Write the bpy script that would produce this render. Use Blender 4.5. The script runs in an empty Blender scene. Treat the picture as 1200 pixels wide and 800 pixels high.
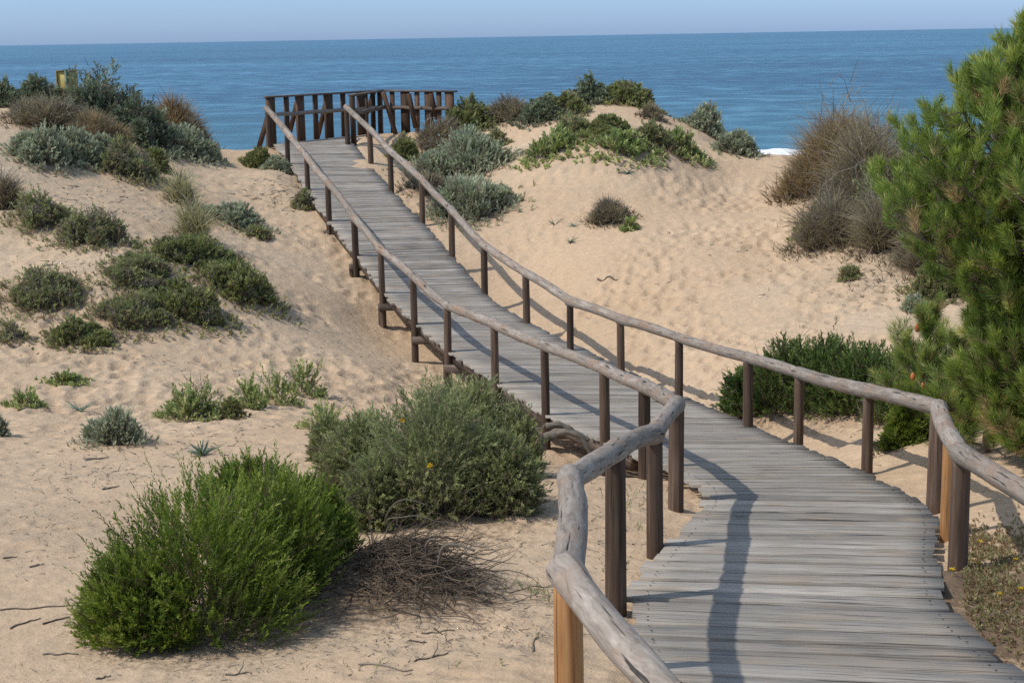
import bpy, math, random
import numpy as np
from mathutils import Matrix, Vector, Euler
rng = np.random.default_rng(11)
random.seed(5)
scene = bpy.context.scene
COL = scene.collection

# ------------------------------------------------------------------ camera
F = 1850.0
PITCH = math.atan(357.0 / F)
ROLL = math.radians(-1.0)
cam_d = bpy.data.cameras.new('camera')
cam = bpy.data.objects.new('camera', cam_d)
COL.objects.link(cam)
cam_d.sensor_width = 36.0
cam_d.lens = 36.0 * F / 1200.0
cam_d.clip_start = 0.1
cam_d.clip_end = 120000
M = Matrix.Rotation(math.pi / 2 - PITCH, 3, 'X') @ Matrix.Rotation(ROLL, 3, 'Z')
cam.rotation_euler = M.to_euler()
cam.location = (0, 0, 0)
scene.camera = cam
MN = np.array(M)


def ray(px, py):
    d = MN @ np.array([(px - 600) / F, (400 - py) / F, -1.0])
    return d / d[1]


def P(px, py, D):
    """photo pixel + distance along the ground -> world point"""
    return ray(px, py) * D


# ------------------------------------------------------------------ noise
def _h(ix, iy, s):
    n = (ix.astype(np.int64) * 374761393 + iy.astype(np.int64) * 668265263 + s * 1442695041) & 0x7fffffff
    n = ((n ^ (n >> 13)) * 1274126177) & 0x7fffffff
    return ((n ^ (n >> 16)) & 0xffff) / 65535.0


def vnoise(x, y, s=0):
    ix, iy = np.floor(x), np.floor(y)
    fx, fy = x - ix, y - iy
    fx = fx * fx * (3 - 2 * fx); fy = fy * fy * (3 - 2 * fy)
    a, b = _h(ix, iy, s), _h(ix + 1, iy, s)
    c, d = _h(ix, iy + 1, s), _h(ix + 1, iy + 1, s)
    return (a + (b - a) * fx) * (1 - fy) + (c + (d - c) * fx) * fy - 0.5


def fbm(x, y, s=0, o=4):
    r, a = 0, 1.0
    for k in range(o):
        r = r + a * vnoise(x * 2 ** k + 17.3 * k, y * 2 ** k - 9.1 * k, s + k)
        a *= 0.5
    return r


def worley(x, y, cell, s):
    """distance to the nearest jittered point, in cells"""
    gx, gy = np.floor(x / cell), np.floor(y / cell)
    best = np.full(x.shape, 9.0)
    for i in (-1, 0, 1):
        for j in (-1, 0, 1):
            cx, cy = gx + i, gy + j
            ox = (cx + _h(cx, cy, s)) * cell; oy = (cy + _h(cx, cy, s + 7)) * cell
            best = np.minimum(best, np.hypot(x - ox, y - oy) / cell)
    return best


# ------------------------------------------------------------------ boardwalk edges (left, right), from the camera outward
PAIRS = [
    (np.array([-0.2, -1.5, -1.55]), np.array([1.8, -1.5, -1.55])),
    (np.array([0.15, 2.0, -2.2]), np.array([2.15, 2.0, -2.2])),
    (np.array([0.55, 5.0, -2.8]), np.array([2.5, 5.0, -2.8])),
    (P(757, 800, 7.8), P(1238, 822, 7.55)),
    (P(741, 740, 8.9), P(1152, 755, 8.7)),
    (P(742, 690, 9.9), P(1106, 702, 9.6)),
    (P(775, 645, 10.95), P(1099, 650, 10.8)),
    (P(813, 605, 12.1), P(1097, 610, 11.95)),
    (P(828, 580, 12.9), P(1072, 583, 13.0)),
    (P(805, 560, 14.0), P(1030, 561, 14.1)),
    (P(755, 538, 15.5), P(975, 537, 15.6)),
    (P(705, 515, 17.2), P(920, 515, 17.3)),
    (P(642, 487, 19.3), P(860, 489, 19.4)),
    (P(582, 447, 21.8), P(766, 449, 21.9)),
    (P(524, 410, 24.0), P(688, 411, 24.2)),
    (P(487, 378, 25.8), P(616, 376, 26.3)),
    (P(450, 343, 27.4), P(567, 341, 28.1)),
    (P(418, 301, 29.3), P(529, 298, 30.2)),
    (P(387, 262, 31.4), P(494, 259, 32.2)),
    (P(360, 225, 33.7), P(459, 223, 34.4)),
    (P(340, 192, 36.0), P(434, 193, 36.7)),
    (P(324, 172, 38.2), P(414, 168, 39.2)),
    (P(321, 169, 38.9), P(409, 159, 41.6)),
]
PL = np.array([p[0] for p in PAIRS]); PR = np.array([p[1] for p in PAIRS])
CEN = (PL + PR) / 2


def catmull(pts, m):
    out = []
    n = len(pts)
    for i in range(n - 1):
        p0 = pts[max(i - 1, 0)]; p1 = pts[i]; p2 = pts[i + 1]; p3 = pts[min(i + 2, n - 1)]
        for k in range(m):
            t = k / m
            out.append(0.5 * ((2 * p1) + (p2 - p0) * t + (2 * p0 - 5 * p1 + 4 * p2 - p3) * t * t + (3 * p1 - p0 - 3 * p2 + p3) * t ** 3))
    out.append(pts[-1])
    return np.array(out)


CL = catmull(PL, 12); CR = catmull(PR, 12)
CC = (CL + CR) / 2
ARC = np.concatenate([[0], np.cumsum(np.linalg.norm(np.diff(CC, axis=0), axis=1))])


def deck_at(s):
    return (np.array([np.interp(s, ARC, CL[:, k]) for k in range(3)]),
            np.array([np.interp(s, ARC, CR[:, k]) for k in range(3)]))


# ------------------------------------------------------------------ terrain
ctrl = []


def C(px, py, D, dz=0.0):
    p = P(px, py, D); ctrl.append((p[0], p[1], p[2] + dz))


def W(x, y, z): ctrl.append((x, y, z))


for i, (l, r) in enumerate(PAIRS):
    y = CEN[i][1]
    dl = 0.10; dr = 0.08
    if 16 < y < 31: dl = 0.42; dr = 0.26
    if 20 < y < 29: dl = 0.62; dr = 0.30
    if y > 31: dl = 0.2; dr = 0.08
    if y > 33.5: dl = 0.08; dr = 0.0
    ex = (r - l) / np.linalg.norm(r - l)
    a = l - ex * 0.35; b = r + ex * 0.35
    W(a[0], a[1], a[2] - dl); W(b[0], b[1], b[2] - dr)
# left, near to far
for q in [(-60, 800, 8.3), (200, 800, 8.2), (450, 790, 8.3), (620, 780, 8.1), (0, 700, 10.0), (300, 690, 10.2), (560, 700, 9.9), (640, 690, 9.8),
          (0, 600, 12.9), (250, 600, 13.0), (600, 600, 12.2), (690, 600, 12.2), (0, 510, 16.9), (200, 520, 16.6), (400, 510, 17.0),
          (0, 440, 20.6), (150, 440, 21.2), (320, 430, 22.6), (440, 430, 23.6),
          (0, 385, 22.8), (150, 385, 23.6), (330, 370, 25.6), (390, 350, 27.3),
          (0, 310, 25.0), (120, 320, 25.0), (230, 320, 26.5), (320, 310, 28.6),
          (0, 240, 28.0), (100, 250, 27.6), (200, 250, 30.0), (300, 250, 32.5), (350, 255, 32.6),
          (0, 180, 31.0), (70, 205, 31.0), (150, 215, 31.5), (250, 205, 35.0), (310, 205, 36.5),
          (-40, 125, 36.0), (40, 125, 36.5), (110, 140, 37.0), (180, 155, 38), (240, 182, 39.5), (290, 195, 41.5), (-150, 110, 38), (-150, 250, 26), (-200, 400, 21.5), (-200, 600, 12.5),
          # right of the walk: middle dune
          (600, 330, 30.0), (650, 370, 27.5), (720, 395, 25.5), (800, 430, 23.2), (870, 430, 22.0), (480, 215, 36), (500, 180, 39.5),
          (560, 255, 33.5), (600, 190, 37.0), (560, 160, 40.5), (640, 250, 32.2), (650, 190, 35.0), (720, 195, 34.0), (700, 150, 37.5), (640, 152, 40.0), (720, 126, 42.0), (770, 135, 42.0),
          (790, 190, 35.0), (820, 155, 41.0), (870, 190, 40.5), (920, 191, 41.0), (700, 300, 29.0), (800, 260, 31.0), (850, 230, 34.0), (880, 300, 28.3), (780, 350, 26.5),
          (900, 370, 25.0), (1000, 375, 24.0), (1100, 385, 23.0), (930, 240, 33.0), (1000, 330, 25.7), (960, 290, 28.6), (1060, 340, 25.0), (1040, 270, 28.2), (1000, 215, 33.0), (1100, 280, 28.0), (1000, 178, 37.0), (1150, 200, 35.0),
          (1250, 180, 34), (1250, 330, 25), (1400, 250, 30),
          (900, 470, 19.6), (1000, 440, 20.0), (1150, 440, 19.0), (1000, 510, 17.0), (1100, 520, 15.6), (1180, 600, 12.2), (1250, 520, 15), (1170, 680, 10.4), (1250, 750, 9.0), (1300, 640, 11), (1500, 500, 14)]:
    C(*q)
for q in [(-6, -2, -1.7), (0, -4, -1.6), (6, -2, -1.8), (-5, 3, -2.5), (5.5, 3, -2.6), (-9, 6, -3.1), (9, 7, -3.2),
          (-25, 50, -5.0), (-8, 52, -6.5), (0, 53, -7), (10, 54, -6.5), (24, 52, -5.5), (-34, 40, -1.6), (34, 42, -2.0),
          (-40, 74, -12), (0, 74, -12.2), (40, 74, -12), (-60, 105, -14.3), (0, 105, -14.3), (60, 105, -14.3), (-80, 150, -16), (0, 150, -16), (80, 150, -16)]:
    W(*q)
ctrl = np.array(ctrl)


def tps_fit(c, lam=0.004):
    n = len(c)
    xy = c[:, :2] / 10.0
    d2 = ((xy[:, None] - xy[None]) ** 2).sum(-1)
    K = 0.5 * d2 * np.log(d2 + 1e-9) + lam * np.eye(n)
    Pm = np.hstack([np.ones((n, 1)), xy])
    A = np.zeros((n + 3, n + 3)); A[:n, :n] = K; A[:n, n:] = Pm; A[n:, :n] = Pm.T
    b = np.concatenate([c[:, 2], np.zeros(3)])
    return np.linalg.solve(A, b)


TW = tps_fit(ctrl)
MOUNDS = []     # x, y, radius, height


def base_h(x, y):
    x = np.atleast_1d(np.asarray(x, float)); y = np.atleast_1d(np.asarray(y, float))
    sh = x.shape; X = x.ravel() / 10; Y = y.ravel() / 10
    out = TW[-3] + TW[-2] * X + TW[-1] * Y
    for k in range(len(ctrl)):
        d2 = (X - ctrl[k, 0] / 10) ** 2 + (Y - ctrl[k, 1] / 10) ** 2
        out += TW[k] * 0.5 * d2 * np.log(d2 + 1e-9)
    out = out.reshape(sh)
    return out


def deck_dist(x, y):
    """distance to the walk's centre line and the deck height there"""
    d = np.full(x.shape, 1e9); z = np.zeros(x.shape); w = np.zeros(x.shape)
    for k in range(0, len(CC), 3):
        q = np.hypot(x - CC[k, 0], y - CC[k, 1])
        m = q < d
        d = np.where(m, q, d); z = np.where(m, CC[k, 2], z)
    return d, z


def terr(x, y):
    x = np.atleast_1d(np.asarray(x, float)); y = np.atleast_1d(np.asarray(y, float))
    z = base_h(x, y)
    for (mx, my, r, h) in MOUNDS:
        z = z + h * np.exp(-((x - mx) ** 2 + (y - my) ** 2) / (r * r))
    z = z + 0.10 * fbm(x / 2.6, y / 2.6, 3, 3) + 0.018 * fbm(x / 0.7, y / 0.7, 9, 2)
    d, dz = deck_dist(x, y)
    lim = dz - 0.10 + np.clip(d - 1.0, 0, 3) * 0.35
    m = d < 1.9
    k = 0.05
    zz = np.where(z > lim, lim + 0.25 * np.tanh((z - lim) / 0.25) * np.clip((d - 1.0) / 0.5, 0, 1), z)
    return np.where(m, zz, z)


def ground_hit(px, py, dmin=4.0):
    d = ray(px, py)
    t = np.concatenate([np.arange(dmin, 20, 0.05), np.arange(20, 55, 0.1)])
    z = terr(t * d[0], t)
    below = np.nonzero(t * d[2] <= z)[0]
    k = below[0] if len(below) else int(np.argmin(t * d[2] - z))
    return np.array([t[k] * d[0], t[k], z[k]])


def gz(x, y): return float(terr(np.array([x]), np.array([y]))[0])


# ------------------------------------------------------------------ object helpers
def new_mesh(name, verts, faces_flat, per, mats=(), attrs=None, uv=None, smooth=False):
    """verts (n,3), faces_flat flat index array, per = corners per face (int or array)"""
    me = bpy.data.meshes.new(name)
    verts = np.asarray(verts, np.float32); faces_flat = np.asarray(faces_flat, np.int32)
    if np.isscalar(per):
        nf = len(faces_flat) // per
        tot = np.full(nf, per, np.int32)
    else:
        tot = np.asarray(per, np.int32); nf = len(tot)
    st = np.concatenate([[0], np.cumsum(tot)[:-1]]).astype(np.int32)
    me.vertices.add(len(verts)); me.vertices.foreach_set('co', verts.ravel())
    me.loops.add(len(faces_flat)); me.loops.foreach_set('vertex_index', faces_flat)
    me.polygons.add(nf); me.polygons.foreach_set('loop_start', st); me.polygons.foreach_set('loop_total', tot)
    if smooth: me.polygons.foreach_set('use_smooth', np.ones(nf, bool))
    me.update(calc_edges=True)
    for k, v in (attrs or {}).items():
        a = me.attributes.new(k, 'FLOAT', 'POINT'); a.data.foreach_set('value', np.asarray(v, np.float32))
    if uv is not None:
        l = me.uv_layers.new(name='UVMap')
        l.data.foreach_set('uv', np.asarray(uv, np.float32)[faces_flat].ravel())
    for m in mats: me.materials.append(m)
    return me


class MB:
    """mesh collector: verts + uv + v attribute"""
    def __init__(s): s.V = []; s.Fc = []; s.T = []; s.U = []; s.A = []; s.n = 0

    def add(s, V, faces, U=None, a=0.5):
        V = np.asarray(V, float)
        s.V.append(V)
        for f in faces:
            s.Fc.extend([i + s.n for i in f]); s.T.append(len(f))
        s.U.append(np.zeros((len(V), 2)) if U is None else np.asarray(U, float))
        s.A.append(np.full(len(V), a) if np.isscalar(a) else np.asarray(a, float))
        s.n += len(V)

    def addraw(s, V, ff, per, a):
        s.V.append(V); s.Fc.extend((ff + s.n).tolist()); s.T.extend([per] * (len(ff) // per))
        s.U.append(np.zeros((len(V), 2))); s.A.append(a); s.n += len(V)

    def build(s, name, mat, parent=None, smooth=False, loc=None):
        V = np.concatenate(s.V)
        if parent is not None:
            V = V - np.array(parent.location)
        elif loc is not None:
            V = V - np.asarray(loc)
        me = new_mesh(name, V, s.Fc, s.T, [mat], {'v': np.concatenate(s.A)}, np.concatenate(s.U), smooth)
        o = bpy.data.objects.new(name, me); COL.objects.link(o)
        if parent is not None: o.parent = parent
        elif loc is not None: o.location = [float(c) for c in loc]
        return o


def empty(name, loc, label, cat, group=None):
    o = bpy.data.objects.new(name, None); COL.objects.link(o)
    o.location = [float(c) for c in loc]; o.empty_display_size = 0.2
    tag(o, label, cat, group)
    return o


def tag(o, label, cat, group=None, kind=None):
    if label: o['label'] = label
    if cat: o['category'] = cat
    if group: o['group'] = group
    if kind: o['kind'] = kind


def box(mb, a, b, w, h, up=(0, 0, 1), a_=0.5, taper=1.0):
    """beam from a to b, w across, h high (centred)"""
    a = np.asarray(a, float); b = np.asarray(b, float)
    d = b - a; L = np.linalg.norm(d); d = d / L
    s = np.cross(d, up); s /= np.linalg.norm(s); u = np.cross(s, d)
    V = []; U = []
    ro = random.random() * 50
    for t, k in ((0, 1), (1, taper)):
        for (i, j) in ((-1, -1), (1, -1), (1, 1), (-1, 1)):
            V.append(a + d * L * t + s * i * w / 2 * k + u * j * h / 2 * k)
            U.append((ro + L * t, ro + (i * 0.5 + 0.5) * w + (j * 0.5 + .5) * h))
    mb.add(V, [(0, 1, 2, 3)[::-1], (4, 5, 6, 7), (0, 1, 5, 4), (1, 2, 6, 5), (2, 3, 7, 6), (3, 0, 4, 7)], U, a_)


def tube(mb, pts, rad, n=14, a=0.5, rough=0.0, caps=True, ring=None):
    pts = np.asarray(pts, float)
    rad = np.broadcast_to(np.asarray(rad, float), (len(pts),)).copy()
    T = np.gradient(pts, axis=0); T /= np.linalg.norm(T, axis=1)[:, None] + 1e-12
    up = np.array([0, 0, 1.0]) if abs(T[0][2]) < 0.9 else np.array([1.0, 0, 0])
    V = []; U = []
    ro = random.random() * 60; s = 0
    th = np.arange(n) / n * 2 * math.pi
    ph = random.random() * 100
    for i in range(len(pts)):
        if i: s += np.linalg.norm(pts[i] - pts[i - 1])
        x = np.cross(T[i], up); x /= np.linalg.norm(x) + 1e-12
        up = np.cross(x, T[i]); y = up
        r = rad[i] * (1 + (rough * (np.sin(th * 2 + ph + s * 1.1) * 0.5 + vnoise(np.cos(th) * 1.5 + ph, np.sin(th) * 1.5 + s * 5, 4) * 1.3) if rough else 0))
        V.append(pts[i] + np.outer(np.cos(th) * r, x) + np.outer(np.sin(th) * r, y))
        U.append(np.stack([np.full(n, ro + s), ro + th / (2 * math.pi) * 0.45], 1))
    V = np.concatenate(V); U = np.concatenate(U)
    f = []
    for i in range(len(pts) - 1):
        for j in range(n):
            k = (j + 1) % n
            f.append((i * n + j, i * n + k, (i + 1) * n + k, (i + 1) * n + j))
    if caps:
        f.append(tuple(range(n))[::-1]); f.append(tuple(range((len(pts) - 1) * n, len(pts) * n)))
    mb.add(V, f, U, a)


# ------------------------------------------------------------------ materials
def mat(name):
    m = bpy.data.materials.new(name); m.use_nodes = True
    nt = m.node_tree; nt.nodes.clear()
    return m, nt


def N(nt, typ, **kw):
    n = nt.nodes.new(typ)
    for k, v in kw.items():
        if k.startswith('i_'): n.inputs[k[2:].replace('_', ' ')].default_value = v
        else: setattr(n, k, v)
    return n


def ramp(nt, stops, interp='LINEAR'):
    r = nt.nodes.new('ShaderNodeValToRGB'); cr = r.color_ramp; cr.interpolation = interp
    while len(cr.elements) < len(stops): cr.elements.new(0.5)
    for e, (p, c) in zip(cr.elements, stops):
        e.position = p; e.color = (c[0], c[1], c[2], 1) if not np.isscalar(c) else (c, c, c, 1)
    return r


def leaf_mat(name, stops, trans=0.25, rough=0.55, spec=0.35, gain=1.95):
    stops = [(p, tuple(min(0.75, c * gain) for c in col)) for p, col in stops]; trans = trans + 0.08
    m, nt = mat(name); L = nt.links.new
    at = N(nt, 'ShaderNodeAttribute', attribute_name='v')
    r = ramp(nt, stops); L(at.outputs['Fac'], r.inputs[0])
    b = N(nt, 'ShaderNodeBsdfPrincipled', i_Roughness=rough); b.inputs['Specular IOR Level'].default_value = spec
    L(r.outputs[0], b.inputs['Base Color'])
    t = N(nt, 'ShaderNodeBsdfTranslucent'); L(r.outputs[0], t.inputs['Color'])
    mx = N(nt, 'ShaderNodeMixShader'); mx.inputs[0].default_value = trans
    L(b.outputs[0], mx.inputs[1]); L(t.outputs[0], mx.inputs[2])
    o = N(nt, 'ShaderNodeOutputMaterial'); L(mx.outputs[0], o.inputs[0])
    return m


def wood_mat(name, c1, c2, c3, su=1.5, sv=28, crack=0.6, bump=0.004, rough=0.8, vmix=0.5, swirl=0.0, warm=None, knots=False):
    """grain along u, across v (uv in metres); c1 dark, c2 mid, c3 pale"""
    m, nt = mat(name); L = nt.links.new
    uv = N(nt, 'ShaderNodeUVMap', uv_map='UVMap')
    mp = N(nt, 'ShaderNodeMapping'); mp.inputs['Scale'].default_value = (su, sv, 1); L(uv.outputs[0], mp.inputs[0])
    src = mp.outputs[0]
    if swirl:
        n0 = N(nt, 'ShaderNodeTexNoise', i_Scale=5.0, i_Detail=2.0); L(uv.outputs[0], n0.inputs['Vector'])
        va = N(nt, 'ShaderNodeVectorMath', operation='SCALE'); va.inputs['Scale'].default_value = swirl; L(n0.outputs['Color'], va.inputs[0])
        vb = N(nt, 'ShaderNodeVectorMath', operation='ADD'); L(mp.outputs[0], vb.inputs[0]); L(va.outputs[0], vb.inputs[1]); src = vb.outputs[0]
    n1 = N(nt, 'ShaderNodeTexNoise', i_Scale=1.0, i_Detail=6.0, i_Roughness=0.65); L(src, n1.inputs['Vector'])
    r1 = ramp(nt, [(0.28, c1), (0.5, c2), (0.74, c3)]); L(n1.outputs['Fac'], r1.inputs[0])
    # broad blotches
    n2 = N(nt, 'ShaderNodeTexNoise', i_Scale=1.7, i_Detail=3.0); L(uv.outputs[0], n2.inputs['Vector'])
    at = N(nt, 'ShaderNodeAttribute', attribute_name='v')
    ad = N(nt, 'ShaderNodeMath', operation='MULTIPLY_ADD'); L(at.outputs['Fac'], ad.inputs[0]); ad.inputs[1].default_value = vmix
    sb = N(nt, 'ShaderNodeMath', operation='MULTIPLY_ADD'); L(n2.outputs['Fac'], sb.inputs[0]); sb.inputs[1].default_value = 0.7; sb.inputs[2].default_value = 0.65 - vmix / 2 + 0.0
    L(sb.outputs[0], ad.inputs[2])
    mul = N(nt, 'ShaderNodeMix', data_type='RGBA', blend_type='MULTIPLY'); mul.inputs['Factor'].default_value = 1
    L(r1.outputs[0], mul.inputs['A']); L(ad.outputs[0], mul.inputs['B'])
    col = mul.outputs['Result']
    if warm:
        n4 = N(nt, 'ShaderNodeTexNoise', i_Scale=2.3, i_Detail=4.0); L(uv.outputs[0], n4.inputs['Vector'])
        r4 = ramp(nt, [(0.48, 0.0), (0.68, 0.75)]); L(n4.outputs['Fac'], r4.inputs[0])
        mw = N(nt, 'ShaderNodeMix', data_type='RGBA'); L(r4.outputs[0], mw.inputs['Factor']); L(col, mw.inputs['A']); mw.inputs['B'].default_value = (*warm, 1); col = mw.outputs['Result']
    if knots:
        mpk = N(nt, 'ShaderNodeMapping'); mpk.inputs['Scale'].default_value = (1.1, 3.2, 1); L(uv.outputs[0], mpk.inputs[0])
        vk = N(nt, 'ShaderNodeTexVoronoi', i_Scale=1.0); L(mpk.outputs[0], vk.inputs['Vector'])
        rk = ramp(nt, [(0.03, 0.25), (0.075, 1.0)]); L(vk.outputs['Distance'], rk.inputs[0])
        mk = N(nt, 'ShaderNodeMix', data_type='RGBA', blend_type='MULTIPLY'); mk.inputs['Factor'].default_value = 0.8
        L(col, mk.inputs['A']); L(rk.outputs[0], mk.inputs['B']); col = mk.outputs['Result']
    # cracks
    mp2 = N(nt, 'ShaderNodeMapping'); mp2.inputs['Scale'].default_value = (su * 0.8, sv * 1.4, 1); L(uv.outputs[0], mp2.inputs[0])
    n3 = N(nt, 'ShaderNodeTexNoise', i_Scale=1.0, i_Detail=3.0, i_Distortion=0.2); L(mp2.outputs[0], n3.inputs['Vector'])
    r3 = ramp(nt, [(0.37, 0.0), (0.40, 1.0)] if knots else [(0.33, 0.0), (0.38, 1.0)]); L(n3.outputs['Fac'], r3.inputs[0])
    m2 = N(nt, 'ShaderNodeMix', data_type='RGBA', blend_type='MULTIPLY'); m2.inputs['Factor'].default_value = crack
    L(col, m2.inputs['A']); L(r3.outputs[0], m2.inputs['B'])
    b = N(nt, 'ShaderNodeBsdfPrincipled', i_Roughness=rough); b.inputs['Specular IOR Level'].default_value = 0.25
    L(m2.outputs['Result'], b.inputs['Base Color'])
    hs = N(nt, 'ShaderNodeMath', operation='MULTIPLY'); L(n1.outputs['Fac'], hs.inputs[0]); L(r3.outputs[0], hs.inputs[1])
    bp = N(nt, 'ShaderNodeBump'); bp.inputs['Strength'].default_value = 0.8; bp.inputs['Distance'].default_value = bump
    L(hs.outputs[0], bp.inputs['Height']); L(bp.outputs[0], b.inputs['Normal'])
    o = N(nt, 'ShaderNodeOutputMaterial'); L(b.outputs[0], o.inputs[0])
    return m


def plain(name, c, rough=0.7, spec=0.3, vary=None):
    m, nt = mat(name); L = nt.links.new
    b = N(nt, 'ShaderNodeBsdfPrincipled', i_Roughness=rough); b.inputs['Specular IOR Level'].default_value = spec
    n = N(nt, 'ShaderNodeTexNoise', i_Scale=6.0, i_Detail=5.0)
    g = N(nt, 'ShaderNodeTexCoord'); L(g.outputs['Object'], n.inputs['Vector'])
    c2 = vary or tuple(x * 0.6 for x in c)
    r = ramp(nt, [(0.35, c2), (0.65, c)]); L(n.outputs['Fac'], r.inputs[0]); L(r.outputs[0], b.inputs['Base Color'])
    o = N(nt, 'ShaderNodeOutputMaterial'); L(b.outputs[0], o.inputs[0])
    return m


MDECK = wood_mat('weathered_deck', (0.215, 0.193, 0.165), (0.30, 0.272, 0.235), (0.385, 0.353, 0.31), su=1.3, sv=60, crack=0.85, vmix=0.5, bump=0.006, warm=(0.31, 0.25, 0.19), knots=True)
MRAIL = wood_mat('weathered_log', (0.13, 0.105, 0.085), (0.26, 0.22, 0.182), (0.39, 0.34, 0.29), su=2.6, sv=26, crack=0.85, vmix=0.3, swirl=2.2, bump=0.007, warm=(0.27, 0.175, 0.115))
MPOST = wood_mat('brown_post', (0.045, 0.029, 0.02), (0.095, 0.062, 0.043), (0.165, 0.12, 0.09), su=1.4, sv=30, crack=0.6, vmix=0.7, bump=0.003)
MPOSTO = wood_mat('orange_post', (0.17, 0.075, 0.028), (0.36, 0.18, 0.07), (0.50, 0.30, 0.14), su=1.4, sv=26, crack=0.5, vmix=0.3, bump=0.003)
MBEAM = wood_mat('dark_beam', (0.05, 0.038, 0.03), (0.12, 0.09, 0.07), (0.20, 0.16, 0.13), su=1.4, sv=30, crack=0.5, vmix=0.5)
MBOARD = wood_mat('fence_board', (0.03, 0.019, 0.013), (0.08, 0.045, 0.027), (0.14, 0.088, 0.055), su=1.2, sv=22, crack=0.5, vmix=0.8)
MTWIG = wood_mat('twig', (0.095, 0.077, 0.058), (0.21, 0.18, 0.14), (0.33, 0.29, 0.235), su=4, sv=60, crack=0.3, vmix=0.9)


def sand_mat():
    m, nt = mat('dune_sand'); L = nt.links.new
    tc = N(nt, 'ShaderNodeTexCoord')
    n1 = N(nt, 'ShaderNodeTexNoise', i_Scale=0.35, i_Detail=5.0, i_Roughness=0.6); L(tc.outputs['Object'], n1.inputs['Vector'])
    r1 = ramp(nt, [(0.3, (0.505, 0.36, 0.23)), (0.55, (0.55, 0.402, 0.266)), (0.75, (0.56, 0.43, 0.30))]); L(n1.outputs['Fac'], r1.inputs[0])
    n2 = N(nt, 'ShaderNodeTexNoise', i_Scale=9.0, i_Detail=8.0, i_Roughness=0.7); L(tc.outputs['Object'], n2.inputs['Vector'])
    r2 = ramp(nt, [(0.25, 0.80), (0.6, 1.04)]); L(n2.outputs['Fac'], r2.inputs[0])
    mu = N(nt, 'ShaderNodeMix', data_type='RGBA', blend_type='MULTIPLY'); mu.inputs['Factor'].default_value = 1
    L(r1.outputs[0], mu.inputs['A']); L(r2.outputs[0], mu.inputs['B'])
    # grey lichen / dry crust on the older dunes
    ac = N(nt, 'ShaderNodeAttribute', attribute_name='crust')
    n5 = N(nt, 'ShaderNodeTexNoise', i_Scale=3.0, i_Detail=6.0, i_Roughness=0.75); L(tc.outputs['Object'], n5.inputs['Vector'])
    r5 = ramp(nt, [(0.42, 0.0), (0.62, 1.0)]); L(n5.outputs['Fac'], r5.inputs[0])
    mm = N(nt, 'ShaderNodeMath', operation='MULTIPLY'); L(r5.outputs[0], mm.inputs[0]); L(ac.outputs['Fac'], mm.inputs[1])
    mc = N(nt, 'ShaderNodeMix', data_type='RGBA'); L(mm.outputs[0], mc.inputs['Factor']); L(mu.outputs['Result'], mc.inputs['A'])
    mc.inputs['B'].default_value = (0.37, 0.30, 0.215, 1)
    # plant litter near the shrubs
    al = N(nt, 'ShaderNodeAttribute', attribute_name='litter')
    n3 = N(nt, 'ShaderNodeTexNoise', i_Scale=16.0, i_Detail=6.0, i_Roughness=0.75); L(tc.outputs['Object'], n3.inputs['Vector'])
    ma = N(nt, 'ShaderNodeMath', operation='ADD'); L(n3.outputs['Fac'], ma.inputs[0]); L(al.outputs['Fac'], ma.inputs[1])
    r3 = ramp(nt, [(0.66, 0.0), (0.95, 1.0)]); L(ma.outputs[0], r3.inputs[0])
    ml = N(nt, 'ShaderNodeMix', data_type='RGBA'); L(r3.outputs[0], ml.inputs['Factor']); L(mc.outputs['Result'], ml.inputs['A'])
    ml.inputs['B'].default_value = (0.17, 0.12, 0.08, 1)
    # tiny dark specks
    n4 = N(nt, 'ShaderNodeTexVoronoi', i_Scale=14.0); L(tc.outputs['Object'], n4.inputs['Vector'])
    r4 = ramp(nt, [(0.06, 0.55), (0.11, 1.0)]); L(n4.outputs['Distance'], r4.inputs[0])
    ms = N(nt, 'ShaderNodeMix', data_type='RGBA', blend_type='MULTIPLY'); ms.inputs['Factor'].default_value = 0.8
    L(ml.outputs['Result'], ms.inputs['A']); L(r4.outputs[0], ms.inputs['B'])
    b = N(nt, 'ShaderNodeBsdfPrincipled', i_Roughness=0.95); b.inputs['Specular IOR Level'].default_value = 0.1
    L(ms.outputs['Result'], b.inputs['Base Color'])
    nb = N(nt, 'ShaderNodeTexNoise', i_Scale=9.0, i_Detail=9.0, i_Roughness=0.66); L(tc.outputs['Object'], nb.inputs['Vector'])
    bp = N(nt, 'ShaderNodeBump'); bp.inputs['Strength'].default_value = 0.8; bp.inputs['Distance'].default_value = 0.045
    L(nb.outputs['Fac'], bp.inputs['Height']); L(bp.outputs[0], b.inputs['Normal'])
    o = N(nt, 'ShaderNodeOutputMaterial'); L(b.outputs[0], o.inputs[0])
    return m


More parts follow.
